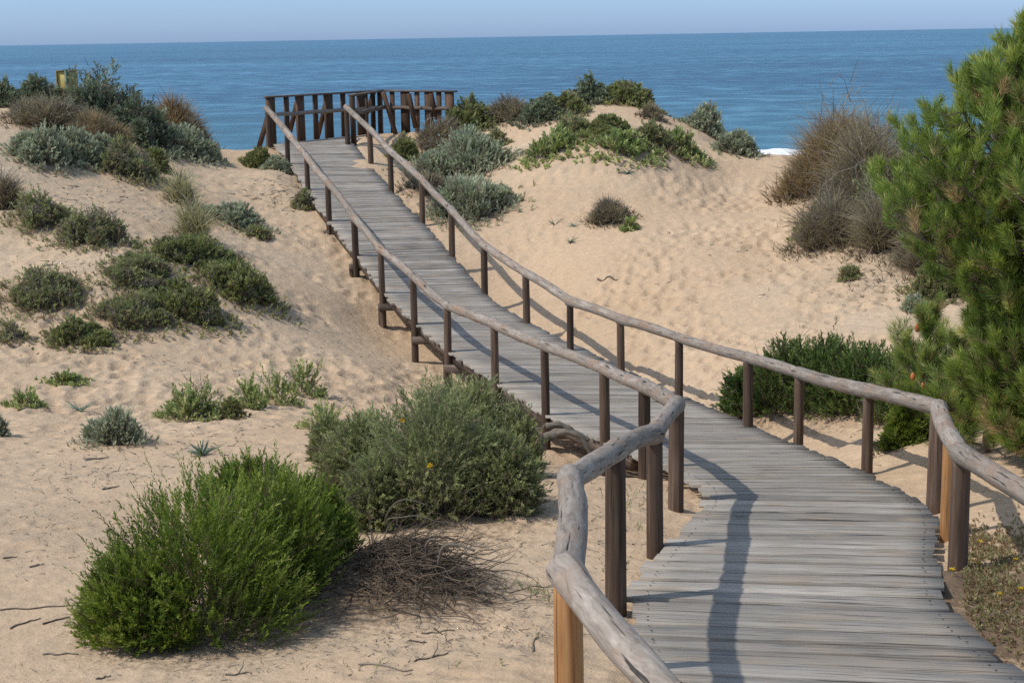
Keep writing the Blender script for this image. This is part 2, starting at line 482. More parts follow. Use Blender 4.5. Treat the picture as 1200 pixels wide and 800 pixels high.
def sea_mat():
    m, nt = mat('sea_water'); L = nt.links.new
    tc = N(nt, 'ShaderNodeTexCoord')
    # swell streaks: long across (x), short in depth (y)
    mp = N(nt, 'ShaderNodeMapping'); mp.inputs['Scale'].default_value = (0.10, 0.10, 1); L(tc.outputs['Object'], mp.inputs[0])
    nA = N(nt, 'ShaderNodeTexNoise', i_Scale=1.0, i_Detail=4.0, i_Roughness=0.6); L(mp.outputs[0], nA.inputs['Vector'])
    mpB = N(nt, 'ShaderNodeMapping'); mpB.inputs['Scale'].default_value = (0.012, 0.03, 1); L(tc.outputs['Object'], mpB.inputs[0])
    nB = N(nt, 'ShaderNodeTexNoise', i_Scale=1.0, i_Detail=5.0, i_Roughness=0.7); L(mpB.outputs[0], nB.inputs['Vector'])
    mpC = N(nt, 'ShaderNodeMapping'); mpC.inputs['Scale'].default_value = (0.0012, 0.0035, 1); L(tc.outputs['Object'], mpC.inputs[0])
    nC = N(nt, 'ShaderNodeTexNoise', i_Scale=1.0, i_Detail=5.0, i_Roughness=0.7); L(mpC.outputs[0], nC.inputs['Vector'])
    sAB = N(nt, 'ShaderNodeMath', operation='MULTIPLY_ADD'); L(nB.outputs['Fac'], sAB.inputs[0]); sAB.inputs[1].default_value = 0.45
    sA = N(nt, 'ShaderNodeMath', operation='MULTIPLY'); L(nA.outputs['Fac'], sA.inputs[0]); sA.inputs[1].default_value = 0.9; L(sA.outputs[0], sAB.inputs[2])
    sABC = N(nt, 'ShaderNodeMath', operation='MULTIPLY_ADD'); L(nC.outputs['Fac'], sABC.inputs[0]); sABC.inputs[1].default_value = 0.45; L(sAB.outputs[0], sABC.inputs[2])
    sD = N(nt, 'ShaderNodeMath', operation='ADD'); L(sABC.outputs[0], sD.inputs[0]); sD.inputs[1].default_value = -0.4
    r1 = ramp(nt, [(0.35, (0.008, 0.060, 0.120)), (0.5, (0.023, 0.112, 0.200)), (0.65, (0.085, 0.235, 0.345))]); L(sD.outputs[0], r1.inputs[0])
    # shallow greener strip near the shore
    sp = N(nt, 'ShaderNodeSeparateXYZ'); L(tc.outputs['Object'], sp.inputs[0])
    mr = N(nt, 'ShaderNodeMapRange'); mr.inputs['From Min'].default_value = 170; mr.inputs['From Max'].default_value = 420; mr.inputs['To Min'].default_value = 0.55; mr.inputs['To Max'].default_value = 0
    L(sp.outputs['Y'], mr.inputs['Value'])
    mg = N(nt, 'ShaderNodeMix', data_type='RGBA'); L(mr.outputs[0], mg.inputs['Factor']); L(r1.outputs[0], mg.inputs['A']); mg.inputs['B'].default_value = (0.05, 0.17, 0.21, 1)
    b = N(nt, 'ShaderNodeBsdfPrincipled', i_Roughness=0.38); b.inputs['Specular IOR Level'].default_value = 0.28
    L(mg.outputs['Result'], b.inputs['Base Color'])
    mp2 = N(nt, 'ShaderNodeMapping'); mp2.inputs['Scale'].default_value = (0.10, 0.30, 1); L(tc.outputs['Object'], mp2.inputs[0])
    n2 = N(nt, 'ShaderNodeTexNoise', i_Scale=1.0, i_Detail=8.0, i_Roughness=0.65); L(mp2.outputs[0], n2.inputs['Vector'])
    bp = N(nt, 'ShaderNodeBump'); bp.inputs['Strength'].default_value = 0.9; bp.inputs['Distance'].default_value = 1.6
    L(n2.outputs['Fac'], bp.inputs['Height']); L(bp.outputs[0], b.inputs['Normal'])
    o = N(nt, 'ShaderNodeOutputMaterial'); L(b.outputs[0], o.inputs[0])
    return m


MHEAP = wood_mat('dead_brush', (0.065, 0.05, 0.036), (0.15, 0.115, 0.083), (0.26, 0.21, 0.16), su=4, sv=60, crack=0.3, vmix=0.9)
MSAND = sand_mat(); MSEA = sea_mat()

# ------------------------------------------------------------------ world + sun
SUN_EL = math.radians(52); SUN_DIR = np.array([0.66, 0.22, 0.0]); SUN_DIR /= np.linalg.norm(SUN_DIR)
sd = np.array([SUN_DIR[0] * math.cos(SUN_EL), SUN_DIR[1] * math.cos(SUN_EL), -math.sin(SUN_EL)])
wd = bpy.data.worlds.new('World'); scene.world = wd; wd.use_nodes = True
nt = wd.node_tree; nt.nodes.clear(); L = nt.links.new
sky = N(nt, 'ShaderNodeTexSky', sky_type='NISHITA'); sky.sun_disc = False
sky.sun_elevation = SUN_EL; sky.sun_rotation = math.atan2(-sd[0], -sd[1]); sky.altitude = 0; sky.air_density = 1.0; sky.dust_density = 0.6; sky.ozone_density = 2.0
mx = N(nt, 'ShaderNodeMix', data_type='RGBA', blend_type='MULTIPLY'); mx.inputs['Factor'].default_value = 1
tcw = N(nt, 'ShaderNodeTexCoord'); spw = N(nt, 'ShaderNodeSeparateXYZ'); L(tcw.outputs['Generated'], spw.inputs[0])
rw_ = ramp(nt, [(0.0, (0.385, 0.56, 1.06)), (0.035, (0.40, 0.56, 0.93)), (0.22, (1.12, 1.06, 1.0)), (1.0, (1.25, 1.12, 0.92))]); L(spw.outputs['Z'], rw_.inputs[0]); L(rw_.outputs[0], mx.inputs['B'])
bg = N(nt, 'ShaderNodeBackground'); bg.inputs['Strength'].default_value = 0.15
L(sky.outputs[0], mx.inputs['A']); L(mx.outputs['Result'], bg.inputs['Color'])
ow = N(nt, 'ShaderNodeOutputWorld'); L(bg.outputs[0], ow.inputs[0])
sl = bpy.data.lights.new('sun', 'SUN'); sl.energy = 2.55; sl.angle = math.radians(0.8); sl.color = (1.0, 0.95, 0.87)
so = bpy.data.objects.new('sun', sl); COL.objects.link(so)
so.rotation_euler = Vector(sd.tolist()).to_track_quat('-Z', 'Y').to_euler()
scene.view_settings.view_transform = 'Standard'; scene.view_settings.look = 'None'
scene.view_settings.exposure = 0.38; scene.view_settings.gamma = 1.0; scene.view_settings.use_curve_mapping = False
scene.cycles.max_bounces = 6; scene.cycles.diffuse_bounces = 3; scene.cycles.transparent_max_bounces = 6
scene.cycles.use_denoising = False

# ------------------------------------------------------------------ foliage generators (numpy)
def unit(a): return a / (np.linalg.norm(a, axis=-1, keepdims=True) + 1e-9)


def leaves(mb, org, dr, ln, k, ll, lw, spread=0.7, t0=0.05, vbase=None, vjit=0.25, droop=0.0, g=rng):
    """k triangular leaves along each sprig"""
    n = len(org)
    t = (np.arange(k)[None, :] + g.random((n, k))) / k * (1 - t0) + t0
    base = org[:, None] + dr[:, None] * (ln[:, None] * t)[..., None]
    base[..., 2] -= droop * (ln[:, None] * t) ** 2
    rnd = unit(g.normal(size=(n, k, 3)))
    perp = unit(np.cross(dr[:, None], rnd))
    sp = spread * (1.15 - 0.6 * t)[..., None] * (0.7 + 0.6 * g.random((n, k, 1)))
    ld = unit(dr[:, None] + perp * sp)
    l = ll * (0.6 + 0.8 * g.random((n, k, 1)))
    w = unit(np.cross(ld, unit(g.normal(size=(n, k, 3))))) * lw * 0.5
    mid = base + ld * l * 0.45
    v = np.stack([base, mid - w, base + ld * l, mid + w], 2).reshape(-1, 3)
    vb = (g.random(n) if vbase is None else vbase)[:, None] + (g.random((n, k)) - 0.5) * vjit + 0.18 * (t - 0.5)
    a = np.repeat(np.clip(vb, 0.0, 1.0).ravel(), 4)
    ff = np.arange(len(v), dtype=np.int64)
    mb.addraw(v, ff, 4, a)


def blades(mb, org, dr, ln, w, bend=0.4, segs=3, vbase=None, g=rng):
    """curved tapering strips"""
    n = len(org)
    side = unit(np.cross(dr, unit(g.normal(size=(n, 3)))))
    bd = unit(g.normal(size=(n, 3)) * np.array([1, 1, 0.3]))
    vs = []
    for s in range(segs + 1):
        t = s / segs
        c = org + dr * (ln * t)[:, None] + bd * (bend * ln * t * t)[:, None]
        c[:, 2] -= bend * 0.5 * ln * t * t
        ww = w * (1 - t * 0.9) * 0.5
        vs.append(c - side * ww); vs.append(c + side * ww)
    V = np.stack(vs, 1)
    idx = []
    for s in range(segs): idx += [2 * s, 2 * s + 1, 2 * s + 3, 2 * s + 2]
    ff = (np.arange(n)[:, None] * (2 * segs + 2) + np.array(idx)[None]).ravel()
    vb = g.random(n) if vbase is None else vbase
    mb.addraw(V.reshape(-1, 3), ff, 4, np.repeat(np.clip(vb, 0, 1), 2 * segs + 2))


def twigs(mb, org, dr, ln, r, wob=0.25, segs=4, g=rng, va=None):
    """thin 3-sided crooked sticks, vectorised"""
    n = len(org)
    c = org.copy(); d = dr.copy()
    a1 = unit(np.cross(dr, unit(g.normal(size=(n, 3))))); a2 = unit(np.cross(dr, a1))
    rings = []
    r = np.broadcast_to(r, (n,))
    for s in range(segs + 1):
        rr = (r * (1 - 0.75 * s / segs))[:, None]
        for q in range(3):
            th = q * 2.0944
            rings.append(c + a1 * rr * math.cos(th) + a2 * rr * math.sin(th))
        d = unit(d + g.normal(size=(n, 3)) * wob)
        c = c + d * (ln / segs)[:, None]
    V = np.stack(rings, 1)
    idx = []
    for s in range(segs):
        for q in range(3):
            p = (q + 1) % 3
            idx += [3 * s + q, 3 * s + p, 3 * s + 3 + p, 3 * s + 3 + q]
    ff = (np.arange(n)[:, None] * (3 * segs + 3) + np.array(idx)[None]).ravel()
    mb.addraw(V.reshape(-1, 3), ff, 4, np.repeat(g.random(n) if va is None else va, 3 * segs + 3))


G = lambda *s: [(i / (len(s) - 1), c) for i, c in enumerate(s)]
LM = {
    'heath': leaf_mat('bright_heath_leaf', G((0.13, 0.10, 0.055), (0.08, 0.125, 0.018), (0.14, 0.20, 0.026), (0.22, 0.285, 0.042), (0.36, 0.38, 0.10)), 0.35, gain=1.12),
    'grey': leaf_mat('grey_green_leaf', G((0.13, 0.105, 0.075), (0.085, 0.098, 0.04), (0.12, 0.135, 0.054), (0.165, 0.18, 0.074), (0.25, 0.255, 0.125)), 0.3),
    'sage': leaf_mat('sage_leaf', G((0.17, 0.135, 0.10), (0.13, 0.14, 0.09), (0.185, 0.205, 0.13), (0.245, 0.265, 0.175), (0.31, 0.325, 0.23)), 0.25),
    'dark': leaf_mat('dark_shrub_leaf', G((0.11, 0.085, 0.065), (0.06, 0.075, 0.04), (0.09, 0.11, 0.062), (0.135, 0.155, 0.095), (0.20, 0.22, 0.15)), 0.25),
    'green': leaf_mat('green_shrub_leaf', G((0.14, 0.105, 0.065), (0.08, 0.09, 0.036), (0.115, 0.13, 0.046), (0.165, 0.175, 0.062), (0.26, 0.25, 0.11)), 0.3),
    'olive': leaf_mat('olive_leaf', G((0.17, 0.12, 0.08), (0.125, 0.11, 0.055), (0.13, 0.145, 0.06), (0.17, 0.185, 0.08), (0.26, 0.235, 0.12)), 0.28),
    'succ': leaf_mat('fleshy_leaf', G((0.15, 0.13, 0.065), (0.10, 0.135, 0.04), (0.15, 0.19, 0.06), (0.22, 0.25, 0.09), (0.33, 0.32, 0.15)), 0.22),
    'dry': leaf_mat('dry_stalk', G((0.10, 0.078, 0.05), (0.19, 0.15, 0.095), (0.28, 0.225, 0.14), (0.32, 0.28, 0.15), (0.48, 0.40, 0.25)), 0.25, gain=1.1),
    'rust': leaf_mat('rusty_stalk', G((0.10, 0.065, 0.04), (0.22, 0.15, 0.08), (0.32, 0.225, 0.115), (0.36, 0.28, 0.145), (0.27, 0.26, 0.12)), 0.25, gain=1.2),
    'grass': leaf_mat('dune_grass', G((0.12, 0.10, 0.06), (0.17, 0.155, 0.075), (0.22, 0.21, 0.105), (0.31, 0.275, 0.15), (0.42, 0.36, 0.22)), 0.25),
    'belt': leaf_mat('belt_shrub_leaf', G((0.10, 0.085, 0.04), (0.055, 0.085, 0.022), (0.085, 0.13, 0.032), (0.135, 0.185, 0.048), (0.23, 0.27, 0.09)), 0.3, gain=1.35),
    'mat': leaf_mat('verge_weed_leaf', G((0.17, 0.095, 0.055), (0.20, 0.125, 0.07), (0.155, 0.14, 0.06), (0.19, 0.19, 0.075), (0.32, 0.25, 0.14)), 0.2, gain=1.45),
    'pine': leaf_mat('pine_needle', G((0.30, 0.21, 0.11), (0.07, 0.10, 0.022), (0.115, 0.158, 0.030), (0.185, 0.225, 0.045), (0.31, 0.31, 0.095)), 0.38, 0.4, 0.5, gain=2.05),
    'agave': leaf_mat('blue_strap_leaf', G((0.11, 0.16, 0.11), (0.16, 0.22, 0.17), (0.25, 0.32, 0.25)), 0.15, gain=1.1),
}
# kind: sprig length (share of height), leaves per sprig, leaf length / width in photo pixels, density, up-ness, spread, twig share
KINDS = {
    'heath': dict(ls=0.20, k=26, ll=6.0, lw=1.5, dens=17, up=0.8, spread=0.7, tw=0.25, lump=0.12),
    'grey': dict(ls=0.17, k=20, ll=5.2, lw=1.4, dens=12, up=0.5, spread=0.8, tw=0.7, lump=0.25),
    'sage': dict(ls=0.26, k=15, ll=4.2, lw=1.3, dens=10, up=0.8, spread=0.6, tw=0.8, lump=0.2),
    'dark': dict(ls=0.20, k=13, ll=3.8, lw=1.5, dens=5.5, up=0.5, spread=0.9, tw=1.5, lump=0.45),
    'green': dict(ls=0.22, k=14, ll=4.0, lw=1.5, dens=4.6, up=0.8, spread=0.8, tw=1.7, lump=0.45),
    'olive': dict(ls=0.26, k=12, ll=4.0, lw=1.3, dens=4.0, up=0.8, spread=0.8, tw=2.6, lump=0.45),
    'belt': dict(ls=0.22, k=20, ll=4.8, lw=1.5, dens=12, up=0.8, spread=0.75, tw=0.6, lump=0.3),
    'succ': dict(ls=0.55, k=22, ll=4.6, lw=1.9, dens=2.6, up=1.3, spread=0.9, tw=1.6, lump=0.25),
    'dry': dict(ls=0.5, k=0, ll=0, lw=1.1, dens=26, up=0.9, spread=0.9, tw=0.6, lump=0.4),
    'rust': dict(ls=0.5, k=0, ll=0, lw=1.1, dens=30, up=1.2, spread=0.9, tw=0.4, lump=0.3),
    'grass': dict(ls=0.8, k=0, ll=0, lw=1.2, dens=12, up=1.5, spread=0.8, tw=0.5, lump=0.2),
}
LITTER = []


def dome(n, rx, ry, rz, lump, g, inner=0.45):
    """points in a lumpy dome (base at z=0), and their outward directions"""
    d = unit(g.normal(size=(n, 3))); d[:, 2] = np.abs(d[:, 2])
    lobes = unit(g.normal(size=(14, 3)) * [1, 1, 0.7]); lobes[:, 2] = np.abs(lobes[:, 2])
    la = g.uniform(-1, 1, 14)
    r = np.ones(n)
    for lo, a in zip(lobes, la): r += lump * a * np.exp(-(1 - d @ lo) * 9)
    f = inner + (1 - inner) * g.random(n) ** 0.6
    p = d * (r * f)[:, None] * [rx, ry, rz]
    return p, d, f


def bush_lobes(mb, tb, c, rx, ry, rz, kind, D, seed, dens=1.0):
    g = np.random.default_rng(seed * 7 + 3)
    small = rx < 0.25
    loose = kind in ('olive', 'green', 'dark', 'succ')
    subs = [(g.uniform(-.15, .15), 0.0, 0.52 if loose else 0.72, 0.96)] if not small else [(0, 0, 0.9, 0.97)]
    if not small:
        m = 4 + int(rx > 0.7) + (2 if loose else 0)
        for q in range(m):
            th = q / m * 6.283 + g.uniform(-0.5, 0.5)
            rr = g.uniform(0.42, 0.62)
            sc = g.uniform(0.26, 0.50) if loose else g.uniform(0.34, 0.54)
            subs.append((math.cos(th) * rr, math.sin(th) * rr, sc, g.uniform(0.35 if loose else 0.42, 0.95) * (0.85 if abs(math.cos(th)) > 0.6 else 1)))
    for (u, v, sc, sh) in subs:
        cc = c + np.array([u * rx, v * ry, 0.0]); cc[2] = gz(cc[0], cc[1])
        if (u, v) != (0.0, 0.0) and tb is not None:
            o3 = np.repeat(c[None] + [[0, 0, 0.03]], 4, 0); d3 = cc - c + [0, 0, 0.06]; l3 = np.linalg.norm(d3)
            twigs(tb, o3, np.repeat(unit(d3[None]), 4, 0), np.full(4, l3 * 1.1), max(0.9 * D / F, 0.005), 0.07, 5, g)
        bush_mesh(mb, tb, cc, rx * sc, ry * sc, rz * sh, kind, D, int(g.integers(1e6)), dens * 0.85)
    # ragged skirt of young shoots and dead stalks that thins out over the sand
    px = D / F
    n = int(40 + 170 * rx)
    th = g.random(n) * 6.283; r = g.uniform(0.75, 1.0, n) + np.abs(g.normal(size=n)) * 0.30
    x = c[0] + np.cos(th) * r * rx; y = c[1] + np.sin(th) * r * ry
    o = np.stack([x, y, terr(x, y)], 1)
    dr = unit(np.stack([np.cos(th) * 0.6, np.sin(th) * 0.6, np.full(n, 0.8)], 1) + g.normal(size=(n, 3)) * 0.35)
    ln = rz * g.uniform(0.12, 0.42, n) * np.clip(1.7 - r, 0.3, 1)
    K = KINDS[kind]
    if K['k']: leaves(mb, o, dr, ln, 9, K['ll'] * px, K['lw'] * px, K['spread'], vbase=g.random(n), g=g)
    else: blades(mb, o, dr, ln * 1.3, 1.1 * px, 0.4, 3, None, g)
    twigs(mb, o, unit(dr + g.normal(size=(n, 3)) * 0.5), ln * 1.3, 0.45 * px + 0.001, 0.3, 3, g, va=np.full(n, 0.02))


def bush_mesh(mb, tb, c, rx, ry, rz, kind, D, seed, dens=1.0):
    K = KINDS[kind]; g = np.random.default_rng(seed)
    px = D / F
    Ls = K['ls'] * max(rz, 0.35 * rx)
    area = math.pi * rx * 2 * rz
    n = int(np.clip(dens * K['dens'] * area / (Ls * Ls), 30, 5200))
    if K['k'] == 0: n = int(np.clip(dens * K['dens'] * area / (Ls * 6 * px), 60, 5200))
    p, d, f = dome(n, rx, ry, rz, K['lump'], g, 0.35)
    p *= max(0.35, 1 - 0.8 * Ls / max(rz, 0.3 * rx)) if K['k'] else 0.55
    p = p + c
    zz = terr(p[:, 0], p[:, 1])
    p[:, 2] = np.maximum(p[:, 2] + (zz - c[2]) * (1 - np.clip((p[:, 2] - c[2]) / rz, 0, 1)), zz + 0.005)
    dr = unit(unit(d * [1, 1, 0.6]) + np.array([0, 0, K['up']]) + g.normal(size=(n, 3)) * 0.35)
    ln = Ls * g.uniform(0.5, 1.25, n)
    ln = np.where((g.random(n) < 0.12) & (K['k'] > 0), ln * g.uniform(1.3, 1.8, n), ln)
    clump = fbm(p[:, 0] / (rx * 0.35) + seed, p[:, 1] / (ry * 0.35) + p[:, 2] / (rz * 0.4), seed, 2)
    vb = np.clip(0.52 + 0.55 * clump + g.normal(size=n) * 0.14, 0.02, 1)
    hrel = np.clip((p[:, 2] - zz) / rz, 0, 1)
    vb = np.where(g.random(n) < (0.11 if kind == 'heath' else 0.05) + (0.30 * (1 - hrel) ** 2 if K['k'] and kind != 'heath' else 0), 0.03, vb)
    if K['k']:
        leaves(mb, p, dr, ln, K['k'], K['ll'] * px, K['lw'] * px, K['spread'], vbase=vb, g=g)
    else:
        blades(mb, p, dr, ln, K['lw'] * px, 0.35, 3, vb, g)
    if tb is not None:
        m = int(max(12, n * 0.25 * K['tw']))
        p2, d2, f2 = dome(m, rx * 0.75, ry * 0.75, rz * 0.7, K['lump'], g, 0.0)
        o = np.array([0, 0, 0.0]) + p2 * [0.55, 0.55, 0.0]
        o = o + c; o[:, 2] = terr(o[:, 0], o[:, 1]) - 0.01
        tgt = p2 + c
        dd = tgt - o
        twigs(tb, o, unit(dd), np.linalg.norm(dd, axis=1) * 1.05, max(0.9 * px, 0.003) * g.uniform(0.6, 1.4, m), 0.22, 4, g)
        # bare twigs near the shell
        m2 = int(m * K['tw'] * 1.2)
        p3, d3, f3 = dome(m2, rx, ry, rz, K['lump'], g, 0.5)
        p3 = p3 * 0.8 + c; p3[:, 2] = np.maximum(p3[:, 2], terr(p3[:, 0], p3[:, 1]))
        twigs(tb, p3, unit(d3 + g.normal(size=(m2, 3)) * 0.6), np.full(m2, Ls * 0.9), 0.45 * px + 0.001, 0.3, 3, g)


SHR = []
GB = 'shrubs on the dunes'


def shrub(px, py, w, h, kind, label, name='shrub', cat='shrub', group=None, depth=0.8, dens=1.0, over=None, split=True, mound=0.0, keep=False):
    if keep: dens *= 0.8; w *= 1.06; h *= 0.92
    if group == GB and w > 40 and not keep: w *= 1.25; depth = 0.95; h *= 1.04
    """px,py: middle of its foot in the photograph; w,h its size there"""
    SHR.append((px, py, w, h, kind, label, name, cat, group, depth, dens, over, split, mound))


# --- left dune, skyline
shrub(6, 128, 34, 36, 'dark', 'dark shrub on the skyline at the left end of the left dune', group=GB)
shrub(46, 124, 54, 30, 'dark', 'low dark shrub on the skyline left of the yellow sign', group=GB)
shrub(84, 126, 40, 24, 'green', 'low green shrub on the skyline at the foot of the yellow sign', group=GB)
shrub(126, 160, 74, 68, 'dark', 'tallest dark grey-green shrub on the left dune, just right of the yellow sign', group=GB)
shrub(166, 180, 62, 62, 'dark', 'rounded dark shrub sloping down right of the tallest one on the left dune', group=GB)
shrub(62, 165, 84, 48, 'dry', 'brown dry grassy shrub below the yellow sign on the left dune', group=GB)
shrub(112, 178, 66, 50, 'rust', 'rusty brown grassy shrub in the middle of the thicket on the left dune', group=GB)
shrub(50, 202, 58, 48, 'sage', 'pale sage shrub at the left foot of the thicket on the left dune', group=GB)
shrub(92, 198, 44, 40, 'sage', 'pale sage shrub right beside the leftmost sage shrub of the thicket', group=GB)
shrub(124, 196, 40, 34, 'sage', 'smaller greyish sage shrub between pale sage and brown-green shrub on the left dune', group=GB)
shrub(152, 214, 56, 44, 'olive', 'brownish green shrub at the foot of the thicket on bare sand, left dune', group=GB)
shrub(206, 152, 52, 42, 'rust', 'orange-brown grassy tuft standing against the sea on the left dune', group=GB)
shrub(228, 168, 36, 32, 'dry', 'dry brown shrub behind the low rounded sage shrub, against the sea', group=GB)
shrub(220, 188, 56, 36, 'sage', 'low rounded green sage shrub at the right end of the left dune thicket', group=GB)
shrub(8, 246, 36, 58, 'dry', 'dry brown shrub cut by the left edge of the view', group=GB)
shrub(52, 277, 62, 50, 'olive', 'leafy shrub with bare twigs, left one of two on the left dune', group=GB)
shrub(110, 296, 60, 46, 'olive', 'leafy shrub with bare twigs, right one of two on the left dune', group=GB)
shrub(214, 242, 34, 44, 'grass', 'upper tuft of green and tan grass trailing down the left dune', 'grass_tuft', 'grass', 'grass tufts on the dunes')
shrub(230, 284, 40, 56, 'grass', 'lower, taller tuft of grass above the big shrub patch on the left dune', 'grass_tuft', 'grass', 'grass tufts on the dunes')
shrub(184, 200, 26, 26, 'green', 'small bright green plant at the head of the trailing grass on the left dune', group=GB)
shrub(272, 270, 58, 26, 'sage', 'thin flat grey plant on bare sand left of the far boardwalk', group=GB, dens=0.35)
shrub(300, 278, 30, 14, 'olive', 'small flat brownish plant on bare sand left of the far boardwalk', group=GB, dens=0.4)
# --- left dune, big patch
shrub(54, 372, 98, 62, 'olive', 'loose brownish green shrub at the left of the big patch', group=GB, keep=True)
shrub(14, 402, 30, 36, 'olive', 'sparse twiggy plant at the left edge of the view, below the loose shrub', group=GB, keep=True, dens=0.5)
shrub(96, 412, 72, 40, 'green', 'low dark green rounded shrub at the lower left of the big patch', group=GB, keep=True)
shrub(232, 330, 130, 46, 'green', 'spreading dark green shrub along the top of the big patch', group=GB, keep=True)
shrub(285, 362, 88, 54, 'green', 'dense dark green shrub at the right end of the big patch', group=GB, keep=True)
shrub(168, 352, 92, 46, 'olive', 'olive leafy shrub at the upper left of the big patch', group=GB, keep=True)
shrub(158, 398, 92, 52, 'olive', 'brownish shrub with dry stems at the lower middle of the big patch', group=GB, keep=True)
shrub(222, 388, 96, 54, 'green', 'dark green shrub at the centre front of the big patch', group=GB, keep=True)
# --- left flat
shrub(30, 478, 36, 24, 'succ', 'small fleshy-leaved plant on the flat sand near the left edge', 'dune_plant', 'plant', 'fleshy plants on the flat sand')
shrub(80, 452, 38, 15, 'succ', 'low creeping fleshy plant above the strap-leaved plant', 'dune_plant', 'plant', 'fleshy plants on the flat sand')
shrub(135, 526, 60, 44, 'sage', 'single round grey-green shrub alone on the flat sand, left', group=GB)
shrub(-6, 512, 26, 30, 'sage', 'small round shrub cut by the left edge of the view on the flat sand', group=GB)
shrub(226, 492, 66, 56, 'succ', 'upright fleshy plant with bare twigs, leftmost of the row on the flat sand', 'dune_plant', 'plant', 'fleshy plants on the flat sand')
shrub(271, 490, 26, 26, 'green', 'small dense green cushion in the row of upright plants', group=GB)
shrub(292, 478, 28, 36, 'succ', 'short upright fleshy plant right of the small green cushion', 'dune_plant', 'plant', 'fleshy plants on the flat sand')
shrub(326, 474, 40, 44, 'succ', 'yellow-green upright fleshy plant in the middle right of the row', 'dune_plant', 'plant', 'fleshy plants on the flat sand')
shrub(357, 462, 38, 46, 'succ', 'tall thin-stemmed fleshy plant at the right end of the row', 'dune_plant', 'plant', 'fleshy plants on the flat sand')
shrub(382, 504, 48, 38, 'succ', 'fleshy plant just behind the large grey-green bush', 'dune_plant', 'plant', 'fleshy plants on the flat sand')
# --- by the far boardwalk
shrub(304, 198, 34, 22, 'green', 'green plant at the foot of the leaning brace, left of the far boardwalk', group=GB)
shrub(326, 200, 26, 16, 'sage', 'low grey-green plant beside the far end of the left handrail', group=GB)
shrub(356, 246, 22, 24, 'olive', 'small plant against the left edge of the far boardwalk', group=GB)
shrub(478, 192, 30, 30, 'green', 'small green plant between far boardwalk and platform fence', group=GB)
shrub(514, 182, 60, 38, 'dry', 'dry straw-like shrub leaning over the slope beside the platform fence', group=GB)
shrub(548, 160, 44, 42, 'green', 'dark green shrub in front of the right end of the platform fence', group=GB)
shrub(592, 150, 60, 36, 'dry', 'brown dry shrub on the crest right of the platform', group=GB)
shrub(540, 214, 92, 56, 'sage', 'wide sage shrub on the slope right of the far boardwalk', group=GB)
shrub(500, 235, 50, 32, 'dry', 'reddish brown dead shrub at the lower left of the wide sage shrub', group=GB)
shrub(552, 264, 76, 56, 'sage', 'round blue-grey sage shrub right beside the right handrail', group=GB)
shrub(588, 240, 22, 24, 'sage', 'small blue-grey shrub just right of the round blue-grey one', group=GB)
shrub(582, 172, 22, 20, 'olive', 'small olive cushion above the wide sage shrub', group=GB)
# --- middle dune
shrub(636, 148, 56, 34, 'dark', 'dark shrub on the left shoulder of the middle dune', group=GB, keep=True)
shrub(660, 138, 44, 32, 'green', 'green shrub on the left part of the middle dune crest', group=GB, keep=True)
shrub(690, 126, 48, 32, 'dark', 'loose dark shrub on the middle dune crest', group=GB, keep=True)
shrub(736, 126, 62, 30, 'green', 'green shrub on the highest part of the middle dune crest, against the sea', group=GB, keep=True)
shrub(764, 142, 30, 24, 'dry', 'dry shrub at the right end of the middle dune crest', group=GB, keep=True)
shrub(650, 188, 60, 36, 'succ', 'yellow-green leafy plant at the left end of the middle dune patch', group=GB, keep=True)
shrub(672, 164, 50, 26, 'olive', 'olive shrub at the upper left of the middle dune patch', group=GB, keep=True)
shrub(712, 168, 50, 30, 'green', 'green leafy shrub at the top centre of the middle dune patch', group=GB, keep=True)
shrub(730, 192, 70, 36, 'succ', 'yellow-green leafy plant at the front centre of the middle dune patch', group=GB, keep=True)
shrub(768, 178, 50, 30, 'olive', 'brownish shrub right of the centre of the middle dune patch', group=GB, keep=True)
shrub(800, 184, 44, 34, 'succ', 'yellow-green leafy plant at the right end of the middle dune patch', group=GB, keep=True)
shrub(826, 158, 44, 34, 'sage', 'grey-green shrub against the sea, upper one right of the middle dune', group=GB, keep=True)
shrub(862, 184, 40, 32, 'sage', 'grey-green shrub against the sea, lower one near the surf gap', group=GB, keep=True)
shrub(716, 264, 52, 40, 'dry', 'dry brown tuft on bare sand of the middle dune slope', 'grass_tuft', 'grass', 'grass tufts on the dunes')
shrub(738, 270, 14, 14, 'succ', 'tiny green plant at the foot of the dry brown tuft', 'dune_plant', 'plant', None, split=False)
shrub(860, 198, 0.1, 0.1, 'succ', 'x') if False else None
# --- right dune
shrub(944, 242, 50, 70, 'rust', 'golden brown grassy shrub beside the surf gap on the right dune', group=GB)
shrub(984, 232, 104, 112, 'rust', 'tallest rusty grassy shrub on the right dune crest', group=GB)
shrub(1010, 270, 104, 128, 'dry', 'grey-brown dry shrub right of the tallest rusty one', group=GB)
shrub(1044, 246, 80, 108, 'olive', 'olive-brown shrub partly behind the pine crown on the right dune', group=GB)
shrub(968, 302, 70, 76, 'dry', 'grey twiggy dead shrub lowest on the left of the right dune thicket', group=GB)
shrub(948, 282, 32, 24, 'green', 'small green shrub at the left edge of the right dune thicket', group=GB)
shrub(1048, 306, 96, 96, 'dry', 'hanging brown dead shrub under the pine crown', group=GB)
shrub(1080, 332, 70, 76, 'dry', 'lowest hanging brown dead shrub beside the small green pine shrub', group=GB)
shrub(1106, 356, 60, 54, 'green', 'green needle-like shrub at the foot of the right dune', group=GB)
shrub(1072, 366, 24, 20, 'sage', 'little round shrub alone on the sand at the foot of the right dune', group=GB)
shrub(996, 328, 18, 16, 'olive', 'tiny shrub among exposed roots on the right dune', group=GB)
shrub(1024, 268, 56, 66, 'olive', 'olive-green shrub mixed into the dry thicket of the right dune', group=GB)
